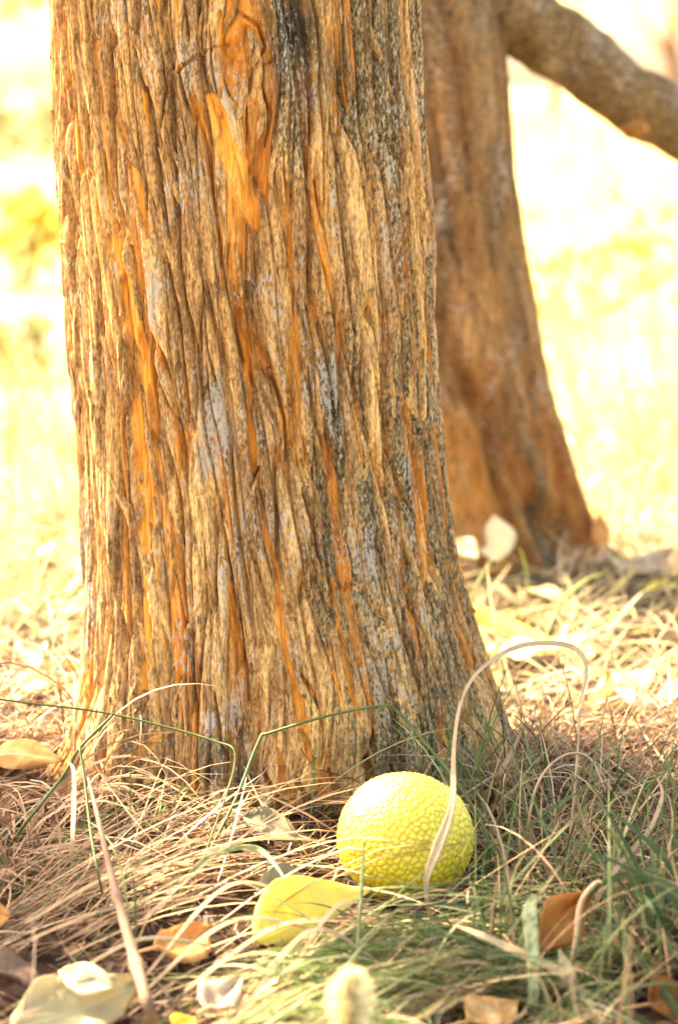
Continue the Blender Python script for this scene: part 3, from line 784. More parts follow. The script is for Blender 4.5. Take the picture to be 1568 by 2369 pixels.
# ------------------------------------------------------------------ the fruit
def fruit_on_ground():
    rad = 0.0535
    ctr = P(936, 1945, 1.80)
    base = Vector((ctr.x, ctr.y, gz(ctr.x, ctr.y)))
    ctr.z = base.z + rad * 0.93
    import bmesh
    bm = bmesh.new()
    bmesh.ops.create_icosphere(bm, subdivisions=7, radius=1.0)
    v = np.array([x.co[:] for x in bm.verts])
    f = np.array([[q.index for q in p.verts] for p in bm.faces])
    bm.free()
    r = np.random.default_rng(4)
    n = 1250
    k = np.arange(n) + 0.5
    ph = np.arccos(1 - 2 * k / n); tt = np.pi * (1 + 5 ** 0.5) * k
    pts = np.stack([np.cos(tt) * np.sin(ph), np.sin(tt) * np.sin(ph), np.cos(ph)], -1)
    pts += r.standard_normal(pts.shape) * 0.026
    pts /= np.linalg.norm(pts, axis=1)[:, None]
    w1 = np.stack([noise2(v[:, 0] * 9 + 3, v[:, 1] * 9 + v[:, 2] * 5, s) for s in (1, 2, 3)], -1)
    vw = v + 0.022 * w1; vw /= np.linalg.norm(vw, axis=1)[:, None]
    d1 = np.empty(len(v)); d2 = np.empty(len(v)); idx = np.empty(len(v), int)
    for a in range(0, len(v), 8000):
        D = 1 - vw[a:a + 8000] @ pts.T
        pa = np.argpartition(D, 2, axis=1)[:, :2]
        da = np.take_along_axis(D, pa, 1); o = np.argsort(da, 1)
        da = np.take_along_axis(da, o, 1); pa = np.take_along_axis(pa, o, 1)
        d1[a:a + 8000] = np.sqrt(2 * da[:, 0]); d2[a:a + 8000] = np.sqrt(2 * da[:, 1]); idx[a:a + 8000] = pa[:, 0]
    e = np.clip((d2 - d1) / 0.06, 0, 1)
    hh = r.random(n)[idx]
    disp = 0.019 * (1 - (1 - e) ** 2.3) + 0.012 * (hh - 0.5) * e
    low = 0.02 * noise2(v[:, 0] * 1.6 + 4, v[:, 1] * 1.6 + v[:, 2], 8) - 0.02 * v[:, 2] ** 2
    vv = v * (0.972 + disp + low)[:, None] * rad
    vv[:, 2] *= 0.97
    vv = vv + np.array(ctr - base)
    cc = np.stack([e, hh, np.zeros(len(v))], -1)
    m, nt, bs, out = newmat('osage_fruit_skin')
    L = nt.links.new
    at = N(nt, 'ShaderNodeAttribute', attribute_name='skin'); sp = nt.nodes.new('ShaderNodeSeparateColor'); L(at.outputs['Color'], sp.inputs[0])
    co = map_coord(nt)
    nz = N(nt, 'ShaderNodeTexNoise', Scale=38.0, Detail=5.0, Roughness=0.6); L(co, nz.inputs['Vector'])
    nf = N(nt, 'ShaderNodeTexNoise', Scale=420.0, Detail=3.0); L(co, nf.inputs['Vector'])
    c = ramp(nt, sp.outputs[0], [(0.0, (0.42, 0.28, 0.012)), (0.45, (0.62, 0.47, 0.03)), (1.0, (0.74, 0.585, 0.065))])
    c2 = mixc(nt, ramp(nt, nz.outputs[0], [(0.66, (0, 0, 0)), (0.74, (0.8, 0.8, 0.8))]).outputs[0], c.outputs[0], (0.36, 0.20, 0.035))
    c3 = mixc(nt, math_n(nt, 'MULTIPLY', sp.outputs[1], 0.25), c2, (0.58, 0.50, 0.045))
    L(c3, bs.inputs['Base Color'])
    bs.inputs['Roughness'].default_value = 0.48
    bs.inputs['Subsurface Weight'].default_value = 0.15
    bs.inputs['Subsurface Radius'].default_value = (0.006, 0.005, 0.001)
    bs.inputs['Subsurface Scale'].default_value = 0.5
    bp = N(nt, 'ShaderNodeBump', Strength=0.25, Distance=0.0006); L(nf.outputs[0], bp.inputs['Height']); L(bp.outputs[0], bs.inputs['Normal'])
    o = link('osage_orange_fruit', mesh_np('osage_orange_fruit', vv, f, {'skin': cc}), m)
    o.location = base
    tag(o, 'round bumpy yellow green fruit lying in the grass against the trunk', 'fruit')
    return ctr, rad
FRUIT, FR = fruit_on_ground()

# ------------------------------------------------------------------ leaves
def leaf_verts(L, wl, wr, nseg=12, fold=0.25, curl=0.15, tip=0.12, wav=0.05, seed=0, peak=0.42):
    """blade along +x from 0 to L, faces up +z; wl / wr: half widths; returns verts, faces, tint channels"""
    t = np.linspace(0, 1, nseg + 1)
    pr = np.where(t < peak, np.sin(np.pi / 2 * np.clip(t / peak, 0, 1)) ** 0.75, np.cos(np.pi / 2 * np.clip((t - peak) / (1 - peak), 0, 1)) ** 1.15)
    pr = np.maximum(pr, 0.012)
    cr = np.array([-1, -0.62, -0.28, 0, 0.28, 0.62, 1.0])
    A, T = np.meshgrid(cr, t)
    Wd = np.where(A < 0, wr, wl) * pr[:, None]
    edge = 1 + wav * 1.5 * noise2(T * 7, np.sign(A) * 3 + seed * 1.7, 3) * (np.abs(A) > 0.9)
    y = A * Wd * edge
    x = T * L
    z = np.abs(A) * Wd * fold + wav * L * noise2(T * 3 + seed, A * 1.3 + seed * 2.3, 4) * (0.3 + np.abs(A))
    z = z - 0.0012 * (np.abs(A) < 0.01)
    # bend along the length
    k = curl / L
    if abs(k) > 1e-6:
        ang = x * k
        x2 = np.sin(ang) / k - z * np.sin(ang); z2 = (1 - np.cos(ang)) / k + z * np.cos(ang)
        x, z = x2, z2
    v = np.stack([x, y, z], -1).reshape(-1, 3)
    vein = (np.abs(A) < 0.01) * 1.0 + (np.abs(A) > 0.01) * 0.5 * (np.cos(T * 40 - np.abs(A) * 5) > 0.86)
    return v, grid_faces(nseg + 1, 7), vein.ravel()

def orient(p0, p1, nh):
    p0, p1 = Vector(p0), Vector(p1)
    x = (p1 - p0).normalized(); z = Vector(nh); z = (z - x * z.dot(x)).normalized(); y = z.cross(x)
    m = Matrix((x, y, z)).transposed().to_4x4(); m.translation = p0
    return m, (p1 - p0).length

LEAF_PTS0 = []
def add_leaf(name, label, p0, p1, wl, wr, nh, mat, tint=0.5, fold=0.25, curl=0.2, wav=0.05, seed=0, petiole=0.02, group=None, peak=0.42, cat='leaf'):
    m, L = orient(p0, p1, nh)
    if p0.y < 2.2:
        yy = np.array(m.to_3x3().col[1])
        LEAF_PTS0.append((np.array([np.array(p0.lerp(p1, k)) + yy * (wl - wr) * 0.5 for k in (0.2, 0.5, 0.8)]), (wl + wr) * 2600 * (0.62 if wl > 0.03 else 0.6), 0.04))
    arc = L if abs(curl) < 1e-3 else L * (curl / 2) / math.sin(curl / 2)
    v, f, vein = leaf_verts(arc, wl, wr, 14, fold, curl, wav=wav, seed=seed, peak=peak)
    a = -curl / 2
    rot = np.array([[math.cos(a), 0, -math.sin(a)], [0, 1, 0], [math.sin(a), 0, math.cos(a)]])
    v = v @ rot.T
    c = np.stack([np.clip(tint + 0.08 * rng.standard_normal(len(v)), 0, 1), vein, 0 * vein], -1)
    root = empty(name, (0, 0, 0))
    root.matrix_world = m
    tag(root, label, cat, group)
    me = mesh_np('blade', v, f, {'tint': c}); me.materials.append(mat)
    b = link('blade', me, None, root)
    sd = b.modifiers.new('thickness', 'SOLIDIFY'); sd.thickness = 0.0005; sd.offset = 0
    rib = catmull([(0, 0, 0), (arc * 0.33, 0, 0), (arc * 0.66, 0, 0), (arc, 0, 0)], 12)
    iv = v.reshape(15, 7, 3)[:, 3]
    rv, rf = tube_np(iv, np.linspace(0.0009, 0.0003, 15), 5)
    link('midrib', mesh_np('midrib', rv, rf, {'tint': np.full((len(rv), 3), 0.9)}), mat, root)
    if petiole:
        pv, pf = tube_np(catmull([(0.001, 0, 0), (-petiole * 0.5, petiole * 0.1, -petiole * 0.05), (-petiole, petiole * 0.25, -petiole * 0.2)], 8), np.linspace(0.0011, 0.0008, 8), 6)
        link('petiole', mesh_np('petiole', pv, pf, {'tint': np.full((len(pv), 3), 0.8)}), mat, root)
    return root

TOCAM = Vector((0, -1, 0.35))
add_leaf('fallen_leaf', 'fresh yellow leaf folded over the green grass before the fruit', P(588, 2182, 1.66), P(862, 2056, 1.72), 0.035, 0.009, (0.15, -0.80, 0.50), M_YLEAF, 0.85, 0.12, 0.35, 0.03, 1, 0.0, peak=0.36)
add_leaf('fallen_leaf', 'grey brown dead leaf standing up behind the yellow leaf', P(592, 2066, 1.745), P(724, 2050, 1.765), 0.021, 0.010, (0.1, -0.9, 0.35), M_GLEAF, 0.45, 0.1, 0.3, 0.05, 2, 0.0, peak=0.5)
add_leaf('fallen_leaf', 'dull olive leaf lying at the foot of the shaggy trunk', P(562, 1888, 1.865), P(700, 1952, 1.84), 0.015, 0.011, (0.2, -0.75, 0.6), M_GLEAF, 0.05, 0.1, -0.5, 0.06, 3, 0.015)
add_leaf('fallen_leaf', 'curled tan and orange leaf on straw beside the dry stalk', P(362, 2190, 1.62), P(492, 2140, 1.68), 0.014, 0.024, (-0.1, -0.75, 0.6), M_OLEAF, 0.6, 0.3, 0.9, 0.08, 4, 0.02)
add_leaf('fallen_leaf', 'crumpled orange leaf caught upright among green blades', P(1245, 2195, 1.62), P(1372, 2058, 1.66), 0.02, 0.016, (0.3, -0.85, 0.25), M_OLEAF, 0.34, 0.45, 0.7, 0.09, 5, 0.02)
add_leaf('fallen_leaf', 'large pale cream leaf in the straw beside the stalk foot', P(25, 2385, 1.50), P(335, 2268, 1.56), 0.027, 0.026, (0.0, -0.8, 0.55), M_PLEAF, 0.45, 0.3, 0.6, 0.13, 6, 0.02)
add_leaf('fallen_leaf', 'small white oval leaf resting on the large pale cream leaf', P(140, 2246, 1.55), P(268, 2284, 1.54), 0.010, 0.014, (0.0, -0.7, 0.7), M_PLEAF, 0.95, 0.15, -0.5, 0.05, 36, 0.0, peak=0.5)
add_leaf('fallen_leaf', 'orange leaf arched over dry stems left of the trunk', P(-25, 1748, 2.05), P(150, 1762, 2.02), 0.018, 0.014, (0.0, -0.75, 0.65), M_OLEAF, 0.55, -0.3, -0.9, 0.05, 7, 0.02)
add_leaf('fallen_leaf', 'small bright orange leaf tip among the shaded straw', P(-30, 2120, 1.68), P(26, 2118, 1.68), 0.011, 0.010, (0.0, -0.75, 0.65), M_OLEAF, 0.5, 0.1, 0.2, 0.04, 8, 0.0)
add_leaf('fallen_leaf', 'rust brown curled leaf under the broad green blades', P(1500, 2322, 1.55), P(1600, 2290, 1.57), 0.018, 0.014, (0.0, -0.7, 0.7), M_OLEAF, 0.2, 0.4, 0.8, 0.09, 9, 0.02)
add_leaf('fallen_leaf', 'small yellow leaf poking out of the pale straw', P(405, 2385, 1.50), P(450, 2352, 1.52), 0.010, 0.010, (0.0, -0.7, 0.7), M_YLEAF, 0.4, 0.2, 0.3, 0.05, 10, 0.0)
add_leaf('fallen_leaf', 'tan dead leaf flat in the grass below the broad blade', P(1080, 2362, 1.51), P(1200, 2312, 1.55), 0.018, 0.016, (0.0, -0.6, 0.8), M_OLEAF, 0.75, 0.15, 0.4, 0.08, 11, 0.02)
add_leaf('fallen_leaf', 'dark brown crumpled leaf in shade beside the pale cream leaf', P(-10, 2250, 1.58), P(75, 2225, 1.62), 0.018, 0.02, (0.1, -0.7, 0.7), M_BLEAF, 0.3, 0.5, 0.8, 0.14, 12, 0.01)
add_leaf('fallen_leaf', 'brown dead leaf half buried below the straw arch', P(480, 2180, 1.70), P(560, 2110, 1.76), 0.018, 0.014, (0.1, -0.7, 0.7), M_BLEAF, 0.35, 0.3, 0.5, 0.1, 13, 0.01)
add_leaf('fallen_leaf', 'pinkish brown leaf below the stalk in the straw', P(480, 2330, 1.53), P(560, 2260, 1.58), 0.018, 0.014, (0.1, -0.7, 0.7), M_BLEAF, 0.75, 0.3, 0.6, 0.1, 14, 0.01)
# behind the trunk, in the sun
add_leaf('fallen_leaf', 'long curled bright yellow leaf behind the shaggy trunk', P(1085, 1395, 2.72), P(1345, 1490, 2.66), 0.016, 0.017, (0.0, -0.35, 1.0), M_YLEAF, 0.9, -0.45, 0.45, 0.04, 15, 0.02, peak=0.3)
add_leaf('fallen_leaf', 'round pale sunlit leaf leaning on the rear trunk', P(1150, 1300, 2.93), P(1142, 1190, 2.96), 0.026, 0.025, (-0.3, -0.7, 0.5), M_PLEAF, 0.95, 0.1, 0.5, 0.05, 16, 0.0, peak=0.5)
add_leaf('fallen_leaf', 'small pale leaf between the two trunks', P(1058, 1248, 2.9), P(1105, 1290, 2.88), 0.014, 0.013, (-0.3, -0.7, 0.5), M_PLEAF, 0.9, 0.1, 0.3, 0.05, 17, 0.0)
add_leaf('fallen_leaf', 'orange yellow leaf upright at the rear trunk root', P(1392, 1275, 3.05), P(1385, 1185, 3.07), 0.013, 0.012, (0.1, -0.9, 0.2), M_OLEAF, 0.55, 0.2, 0.3, 0.05, 18, 0.0)
add_leaf('fallen_leaf', 'curled mauve brown leaf beside the rear trunk root', P(1440, 1320, 2.98), P(1560, 1262, 3.02), 0.018, 0.02, (-0.2, -0.6, 0.7), M_BLEAF, 0.8, 0.5, 1.4, 0.08, 19, 0.02)
add_leaf('fallen_leaf', 'pale curled leaf with small orange leaf right of trunk', P(1180, 1672, 2.27), P(1262, 1630, 2.30), 0.010, 0.009, (0, -0.6, 0.8), M_OLEAF, 0.95, 0.2, 0.4, 0.05, 20, 0.0)
add_leaf('fallen_leaf', 'big white sunlit leaf in the litter right of trunk', P(1375, 1640, 2.33), P(1520, 1545, 2.38), 0.024, 0.02, (0.1, -0.5, 0.85), M_PLEAF, 0.95, 0.3, 0.4, 0.06, 21, 0.02)
add_leaf('fallen_leaf', 'orange leaf on the sunlit grass left of the trunk', P(85, 1252, 3.2), P(160, 1228, 3.22), 0.014, 0.014, (0.1, -0.6, 0.8), M_OLEAF, 0.4, 0.2, 0.4, 0.05, 22, 0.0)
add_leaf('fallen_leaf', 'cream strip like curled leaf left of the trunk foot', P(212, 1640, 2.38), P(232, 1730, 2.33), 0.006, 0.006, (0.1, -0.8, 0.4), M_PLEAF, 0.95, 0.4, 0.3, 0.03, 23, 0.0)

# litter: individual fallen leaves, sharing a few meshes
def litter():
    base = []
    for i in range(10):
        r = random.Random(50 + i)
        L = 0.065; cu = r.uniform(-0.9, 1.1)
        v, f, vein = leaf_verts(L, r.uniform(0.013, 0.022), r.uniform(0.013, 0.022), 7, r.uniform(-0.2, 0.5), cu, wav=0.09, seed=i + 40)
        v = v - v.mean(0)
        mat, t0 = [(M_PLEAF, 0.6), (M_PLEAF, 0.9), (M_OLEAF, 0.95), (M_BLEAF, 0.9), (M_PLEAF, 0.3), (M_BLEAF, 0.6), (M_OLEAF, 0.7), (M_PLEAF, 0.8), (M_YLEAF, 0.8), (M_BLEAF, 1.0)][i]
        c = np.stack([np.full(len(v), t0), vein, vein * 0], -1)
        me = mesh_np('fallen_leaf', v, f, {'tint': c}); me.materials.append(mat)
        base.append(me)
    r = random.Random(77)
    n = 0
    while n < 235:
        y = 2.22 + 2.6 * r.random() ** 1.2
        half = 0.16 * y
        x = r.uniform(-half - 0.05, half + 0.05)
        if math.hypot(x - TC[0], y - TC[1]) < 0.26 or math.hypot(x - BC[0], y - BC[1]) < 0.22: continue
        if x < 0 and r.random() < 0.45: continue
        if -0.2 < x < 0.13 and 2.3 < y < 3.4: continue
        me = base[r.randrange(10)]
        o = link('fallen_leaf', me)
        s = r.uniform(0.55, 1.15)
        o.scale = (s, s, s)
        o.location = (x, y, gz(x, y) + 0.010 * s + r.uniform(0, 0.006))
        o.rotation_euler = (r.gauss(0, 0.4), r.gauss(0, 0.4), r.uniform(0, 6.28))
        k = base.index(me)
        look = ['cream', 'pale', 'tan', 'brown', 'yellowish cream', 'dark brown', 'orange', 'whitish', 'yellow', 'light brown'][k]
        left = x < -0.05
        if left: tag(o, look + ' fallen leaf in the sunlit litter left of the shaggy trunk', 'leaf', look + ' fallen leaves left of the trunk')
        else: tag(o, look + (' fallen leaf in the open litter beyond the rear trunk' if y > 3.3 else ' fallen leaf in the litter between shaggy trunk and rear trunk'), 'leaf', look + (' fallen leaves beyond the rear trunk' if y > 3.3 else ' fallen leaves between the trunks'))
        n += 1
litter()

# ------------------------------------------------------------------ grass
def blades(n, x, y, length, width, heading, elev, droop, tint, segs=7, seed=0, z0=None, roll=0.6, wobble=0.25, thin=True):
    r = np.random.default_rng(seed)
    t = np.linspace(0, 1, segs + 1)
    ds = (length / segs)[:, None]
    el = elev[:, None] - droop[:, None] * (t[None] ** 1.3)
    hd = heading[:, None] + wobble * r.standard_normal(n)[:, None] * t[None] * 1.6
    dx = np.cos(el) * np.cos(hd) * ds; dy = np.cos(el) * np.sin(hd) * ds; dz = np.sin(el) * ds
    X = x[:, None] + np.concatenate([np.zeros((n, 1)), np.cumsum(dx[:, :-1], 1)], 1)
    Y = y[:, None] + np.concatenate([np.zeros((n, 1)), np.cumsum(dy[:, :-1], 1)], 1)
    zz = (ground_z(x, y) if z0 is None else z0)[:, None] + np.concatenate([np.zeros((n, 1)), np.cumsum(dz[:, :-1], 1)], 1)
    G = ground_z(X, Y) + 0.002 + 0.012 * r.random(n)[:, None] * t[None]
    Z = np.maximum(zz, G)
    # keep off the trunk and fruit: push outwards
    for (cx, cy, rr) in ((TC[0], TC[1], None), (FRUIT.x, FRUIT.y, FR)):
        ddx, ddy = X - cx, Y - cy
        if rr is None:
            d = np.hypot(ddx, ddy) + 1e-6
            th = np.arctan2(ddx, -ddy)
            lim = t_low(th, np.clip(Z, 0, 1.0)) + 0.006
            lim = np.where(Z < 0.75, lim, 0)
            k = np.maximum(1, lim / d)
            X = cx + ddx * k; Y = cy + ddy * k
        else:
            dz_ = Z - FRUIT.z
            d = np.sqrt(ddx ** 2 + ddy ** 2 + dz_ ** 2) + 1e-6
            k = np.maximum(1, (rr + 0.003) / d)
            X = cx + ddx * k; Y = cy + ddy * k
    C = np.stack([X, Y, Z], -1)
    tan = np.gradient(C, axis=1); tan /= np.linalg.norm(tan, axis=2)[..., None] + 1e-9
    side = np.stack([-np.sin(hd), np.cos(hd), roll * r.standard_normal(n)[:, None] + 0 * hd], -1)
    side = side - (side * tan).sum(-1, keepdims=True) * tan
    side /= np.linalg.norm(side, axis=2)[..., None] + 1e-9
    w = width[:, None] * np.minimum(1, (1.02 - t[None]) * 2.2) * np.minimum(1, 0.6 + t[None] * 2)
    A = C + side * w[..., None] * 0.5; B = C - side * w[..., None] * 0.5
    v = np.stack([A, B], 2).reshape(-1, 3)
    k = segs + 1
    i = (np.arange(n) * k * 2)[:, None] + np.arange(segs)[None] * 2
    f = np.stack([i, i + 1, i + 3, i + 2], -1).reshape(-1, 4)
    c = np.repeat(tint, k * 2)[:, None] + np.tile(np.linspace(-0.06, 0.1, k).repeat(2), n)[:, None]
    c = np.hstack([np.clip(c, 0, 1)] * 3)
    if thin and y.min() < 2.1: return cull(v, f, c, n, k * 2, seed + 500)
    return v, f, c

LEAF_PTS = LEAF_PTS0
def cull(v, f, c, n, k, seed):
    """thin out grass that would bury the fruit and the fallen leaves"""
    r = np.random.default_rng(seed)
    def proj(p):
        d = p - np.array(EYE)
        dep = d @ np.array(FWD)
        kk = SENS / FOCAL / 2368.0
        return 784 + d @ np.array(RIGHT) / dep / kk, 1184 - d @ np.array(UP) / dep / kk, dep
    x, y, dep = proj(v)
    bad = np.zeros(n, bool)
    u = r.random(n)
    fx, fy, fd = proj(np.array([FRUIT])); 
    m = (np.hypot(x - fx, (y - fy)) < 165) & (dep < fd) & (y < 2035)
    bad |= m.reshape(n, k).any(1) & (u > 0.06)
    for (q, rad, keep) in LEAF_PTS:
        lx, ly, ld = proj(q)
        for a, b, d in zip(lx, ly, ld):
            m = (np.hypot(x - a, y - b) < rad) & (dep < d + 0.01)
            bad |= m.reshape(n, k).any(1) & (u > keep)
    keepb = ~bad
    vv = v.reshape(n, k, 3)[keepb].reshape(-1, 3); cc = c.reshape(n, k, 3)[keepb].reshape(-1, 3)
    nf = len(f) // n
    ff = f.reshape(n, nf, 4)[0][None] + (np.arange(keepb.sum()) * k)[:, None, None]
    return vv, ff.reshape(-1, 4), cc

def join(parts):
    vs, fs, cs, o = [], [], [], 0
    for v, f, c in parts:
        vs.append(v); fs.append(f + o); cs.append(c); o += len(v)
    return np.vstack(vs), np.vstack(fs), np.vstack(cs)

def stuff(name, parts, mat, label, cat):
    v, f, c = join(parts)
    o = link(name, mesh_np(name, v, f, {'tint': c}), mat)
    tag(o, label, cat, kind='stuff')
    return o

def scatter(n, x0, x1, y0, y1, seed, dens=None):
    r = np.random.default_rng(seed)
    x = r.uniform(x0, x1, n * 3); y = r.uniform(y0, y1, n * 3)
    ok = (np.hypot(x - TC[0], y - TC[1]) > 0.20) & (np.hypot(x - BC[0], y - BC[1]) > 0.2) & (np.hypot(x - FRUIT.x, y - FRUIT.y) > 0.045)
    if dens is not None: ok &= r.random(n * 3) < dens(x, y)
    return x[ok][:n], y[ok][:n], r

def dry_near():
    ps = []
    # mat of lying straw
    x, y, r = scatter(2700, -0.42, 0.46, 1.34, 2.25, 31, lambda x, y: np.where((x > -0.03) & (y < 1.78), 0.3, 0.7)); n = len(x)
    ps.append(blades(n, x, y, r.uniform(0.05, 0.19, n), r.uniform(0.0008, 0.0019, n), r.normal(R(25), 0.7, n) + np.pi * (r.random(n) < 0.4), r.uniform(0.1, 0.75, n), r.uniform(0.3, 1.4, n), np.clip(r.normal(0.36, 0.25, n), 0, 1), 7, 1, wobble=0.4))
    # bundle of straw bent over from the left foreground towards the trunk foot
    x, y, r = scatter(260, -0.26, -0.06, 1.62, 1.76, 32); n = len(x)
    ps.append(blades(n, x, y, r.uniform(0.18, 0.34, n), r.uniform(0.0010, 0.0021, n), r.normal(R(24), 0.25, n), r.uniform(0.25, 0.6, n), r.uniform(0.6, 1.3, n), np.clip(r.normal(0.54, 0.2, n), 0, 1), 10, 2, wobble=0.2))
    # sunlit straw in front: sun brightness put into a paler tint
    x, y, r = scatter(800, -0.16, 0.08, 1.36, 1.58, 33); n = len(x)
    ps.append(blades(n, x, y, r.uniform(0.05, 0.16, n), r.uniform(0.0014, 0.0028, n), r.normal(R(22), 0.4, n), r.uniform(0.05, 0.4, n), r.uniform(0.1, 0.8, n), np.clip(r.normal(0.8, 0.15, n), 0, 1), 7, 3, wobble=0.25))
    # drooping dry tufts left of the trunk
    for (cx, cy, h) in ((-0.235, 1.98, 0.10), (-0.30, 1.93, 0.09), (-0.34, 2.08, 0.12), (-0.22, 2.12, 0.10), (-0.27, 1.82, 0.08), (-0.37, 1.85, 0.1)):
        n = 85; r = np.random.default_rng(int(abs(cx) * 1000))
        x = cx + r.normal(0, 0.02, n); y = cy + r.normal(0, 0.02, n)
        ps.append(blades(n, x, y, r.uniform(0.09, 0.22, n), r.uniform(0.0012, 0.0026, n), r.uniform(0, 6.28, n), r.uniform(0.7, 1.45, n), r.uniform(1.6, 3.0, n), np.clip(r.normal(0.42, 0.2, n), 0, 1), 10, int(cy * 100), wobble=0.5))
    # right: standing tangle of dry blades
    x, y, r = scatter(1700, 0.10, 0.46, 1.36, 2.2, 34); n = len(x)
    ps.append(blades(n, x, y, r.uniform(0.04, 0.15, n), r.uniform(0.0011, 0.0022, n), r.uniform(0, 6.28, n), r.uniform(0.4, 1.45, n), r.uniform(0.2, 2.4, n), np.clip(r.normal(0.5, 0.22, n), 0, 1), 8, 5, wobble=0.6))
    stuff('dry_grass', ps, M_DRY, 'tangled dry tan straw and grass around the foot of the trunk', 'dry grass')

def green_near():
    ps = []
    # clump sweeping left under the yellow leaf
    x, y, r = scatter(2000, -0.04, 0.26, 1.40, 1.74, 41); n = len(x)
    ps.append(blades(n, x, y, r.uniform(0.07, 0.2, n), r.uniform(0.0013, 0.0026, n), r.normal(R(200), 0.4, n), r.uniform(0.2, 0.75, n), r.uniform(0.4, 1.3, n), np.clip(r.normal(0.5, 0.25, n), 0, 1), 9, 11, wobble=0.2))
    # upright thin blades on the right
    x, y, r = scatter(650, 0.07, 0.42, 1.36, 2.0, 42); n = len(x)
    ps.append(blades(n, x, y, r.uniform(0.06, 0.18, n), r.uniform(0.0012, 0.0026, n), r.uniform(0, 6.28, n), r.uniform(0.8, 1.5, n), r.uniform(0.1, 1.2, n), np.clip(r.normal(0.5, 0.25, n), 0, 1), 8, 12, wobble=0.3))
    # broader dark blades, right corner
    x, y, r = scatter(110, 0.22, 0.40, 1.36, 1.7, 43); n = len(x)
    ps.append(blades(n, x, y, r.uniform(0.1, 0.2, n), r.uniform(0.003, 0.005, n), r.normal(R(150), 0.6, n), r.uniform(0.4, 1.1, n), r.uniform(0.2, 1.2, n), np.clip(r.normal(0.25, 0.15, n), 0, 1), 9, 13, wobble=0.2))
    # scattered in the straw
    x, y, r = scatter(300, -0.35, 0.1, 1.36, 1.95, 44); n = len(x)
    ps.append(blades(n, x, y, r.uniform(0.06, 0.2, n), r.uniform(0.001, 0.002, n), r.normal(R(30), 0.7, n), r.uniform(0.1, 0.8, n), r.uniform(0.2, 1.2, n), np.clip(r.normal(0.55, 0.25, n), 0, 1), 8, 14, wobble=0.25))
    stuff('green_grass', ps, M_GREEN, 'green grass blades growing round the fruit and to its right', 'grass')

def debris():
    ps = []
    x, y, r = scatter(5200, -0.42, 0.46, 1.34, 2.2, 36); n = len(x)
    L = r.uniform(0.008, 0.045, n)
    ps.append(blades(n, x, y, L, r.uniform(0.0009, 0.003, n), r.uniform(0, 6.28, n), r.uniform(-0.1, 0.35, n), r.uniform(-0.2, 0.5, n), np.clip(r.normal(0.10, 0.16, n), 0, 1), 2, 15, wobble=0.3, thin=False))
    x, y, r = scatter(1500, -0.42, 0.46, 1.34, 2.2, 37); n = len(x)
    ps.append(blades(n, x, y, r.uniform(0.008, 0.022, n), r.uniform(0.004, 0.011, n), r.uniform(0, 6.28, n), r.uniform(-0.1, 0.6, n), r.uniform(-0.6, 0.6, n), np.clip(r.normal(0.08, 0.12, n), 0, 1), 3, 16, wobble=0.3, thin=False))
    stuff('leaf_litter', ps, M_DRY, 'brown crumbs of dead leaf and broken straw on the shaded soil', 'litter')
debris()

def field_grass():
    ps = []
    x, y, r = scatter(9000, -0.75, 0.85, 2.2, 4.6, 51); n = len(x)
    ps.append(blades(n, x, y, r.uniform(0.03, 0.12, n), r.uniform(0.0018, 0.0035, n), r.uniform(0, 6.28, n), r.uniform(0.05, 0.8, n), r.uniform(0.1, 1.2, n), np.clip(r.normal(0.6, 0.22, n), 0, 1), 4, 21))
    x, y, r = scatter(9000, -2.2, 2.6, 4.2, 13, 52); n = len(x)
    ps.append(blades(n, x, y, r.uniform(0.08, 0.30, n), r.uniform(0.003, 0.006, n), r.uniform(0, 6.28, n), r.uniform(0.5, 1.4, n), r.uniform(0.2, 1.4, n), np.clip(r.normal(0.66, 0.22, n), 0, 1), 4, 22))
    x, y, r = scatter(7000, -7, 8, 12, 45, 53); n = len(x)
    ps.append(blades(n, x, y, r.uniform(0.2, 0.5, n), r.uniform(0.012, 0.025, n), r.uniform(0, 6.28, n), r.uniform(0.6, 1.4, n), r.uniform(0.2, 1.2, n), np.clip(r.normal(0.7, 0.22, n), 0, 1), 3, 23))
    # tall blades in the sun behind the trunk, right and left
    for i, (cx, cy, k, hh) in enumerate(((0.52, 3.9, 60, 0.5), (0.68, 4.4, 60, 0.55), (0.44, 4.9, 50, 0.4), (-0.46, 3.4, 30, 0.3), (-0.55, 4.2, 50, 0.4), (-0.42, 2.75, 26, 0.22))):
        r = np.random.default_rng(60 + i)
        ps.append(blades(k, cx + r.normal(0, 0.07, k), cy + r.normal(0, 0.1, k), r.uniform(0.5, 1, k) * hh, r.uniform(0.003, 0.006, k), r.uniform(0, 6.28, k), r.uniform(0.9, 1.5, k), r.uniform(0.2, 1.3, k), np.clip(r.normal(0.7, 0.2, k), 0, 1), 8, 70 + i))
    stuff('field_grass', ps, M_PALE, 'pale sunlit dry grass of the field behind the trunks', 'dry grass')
    x, y, r = scatter(900, -0.7, 0.8, 2.3, 5.0, 54); n = len(x)
    ps = [blades(n, x, y, r.uniform(0.05, 0.16, n), r.uniform(0.002, 0.004, n), r.uniform(0, 6.28, n), r.uniform(0.4, 1.3, n), r.uniform(0.2, 1.2, n), np.clip(r.normal(0.6, 0.25, n), 0, 1), 5, 24)]
    stuff('green_field_grass', ps, M_GREEN, 'sparse green blades in the pale field behind the trunks', 'grass')
dry_near(); green_near(); field_grass()

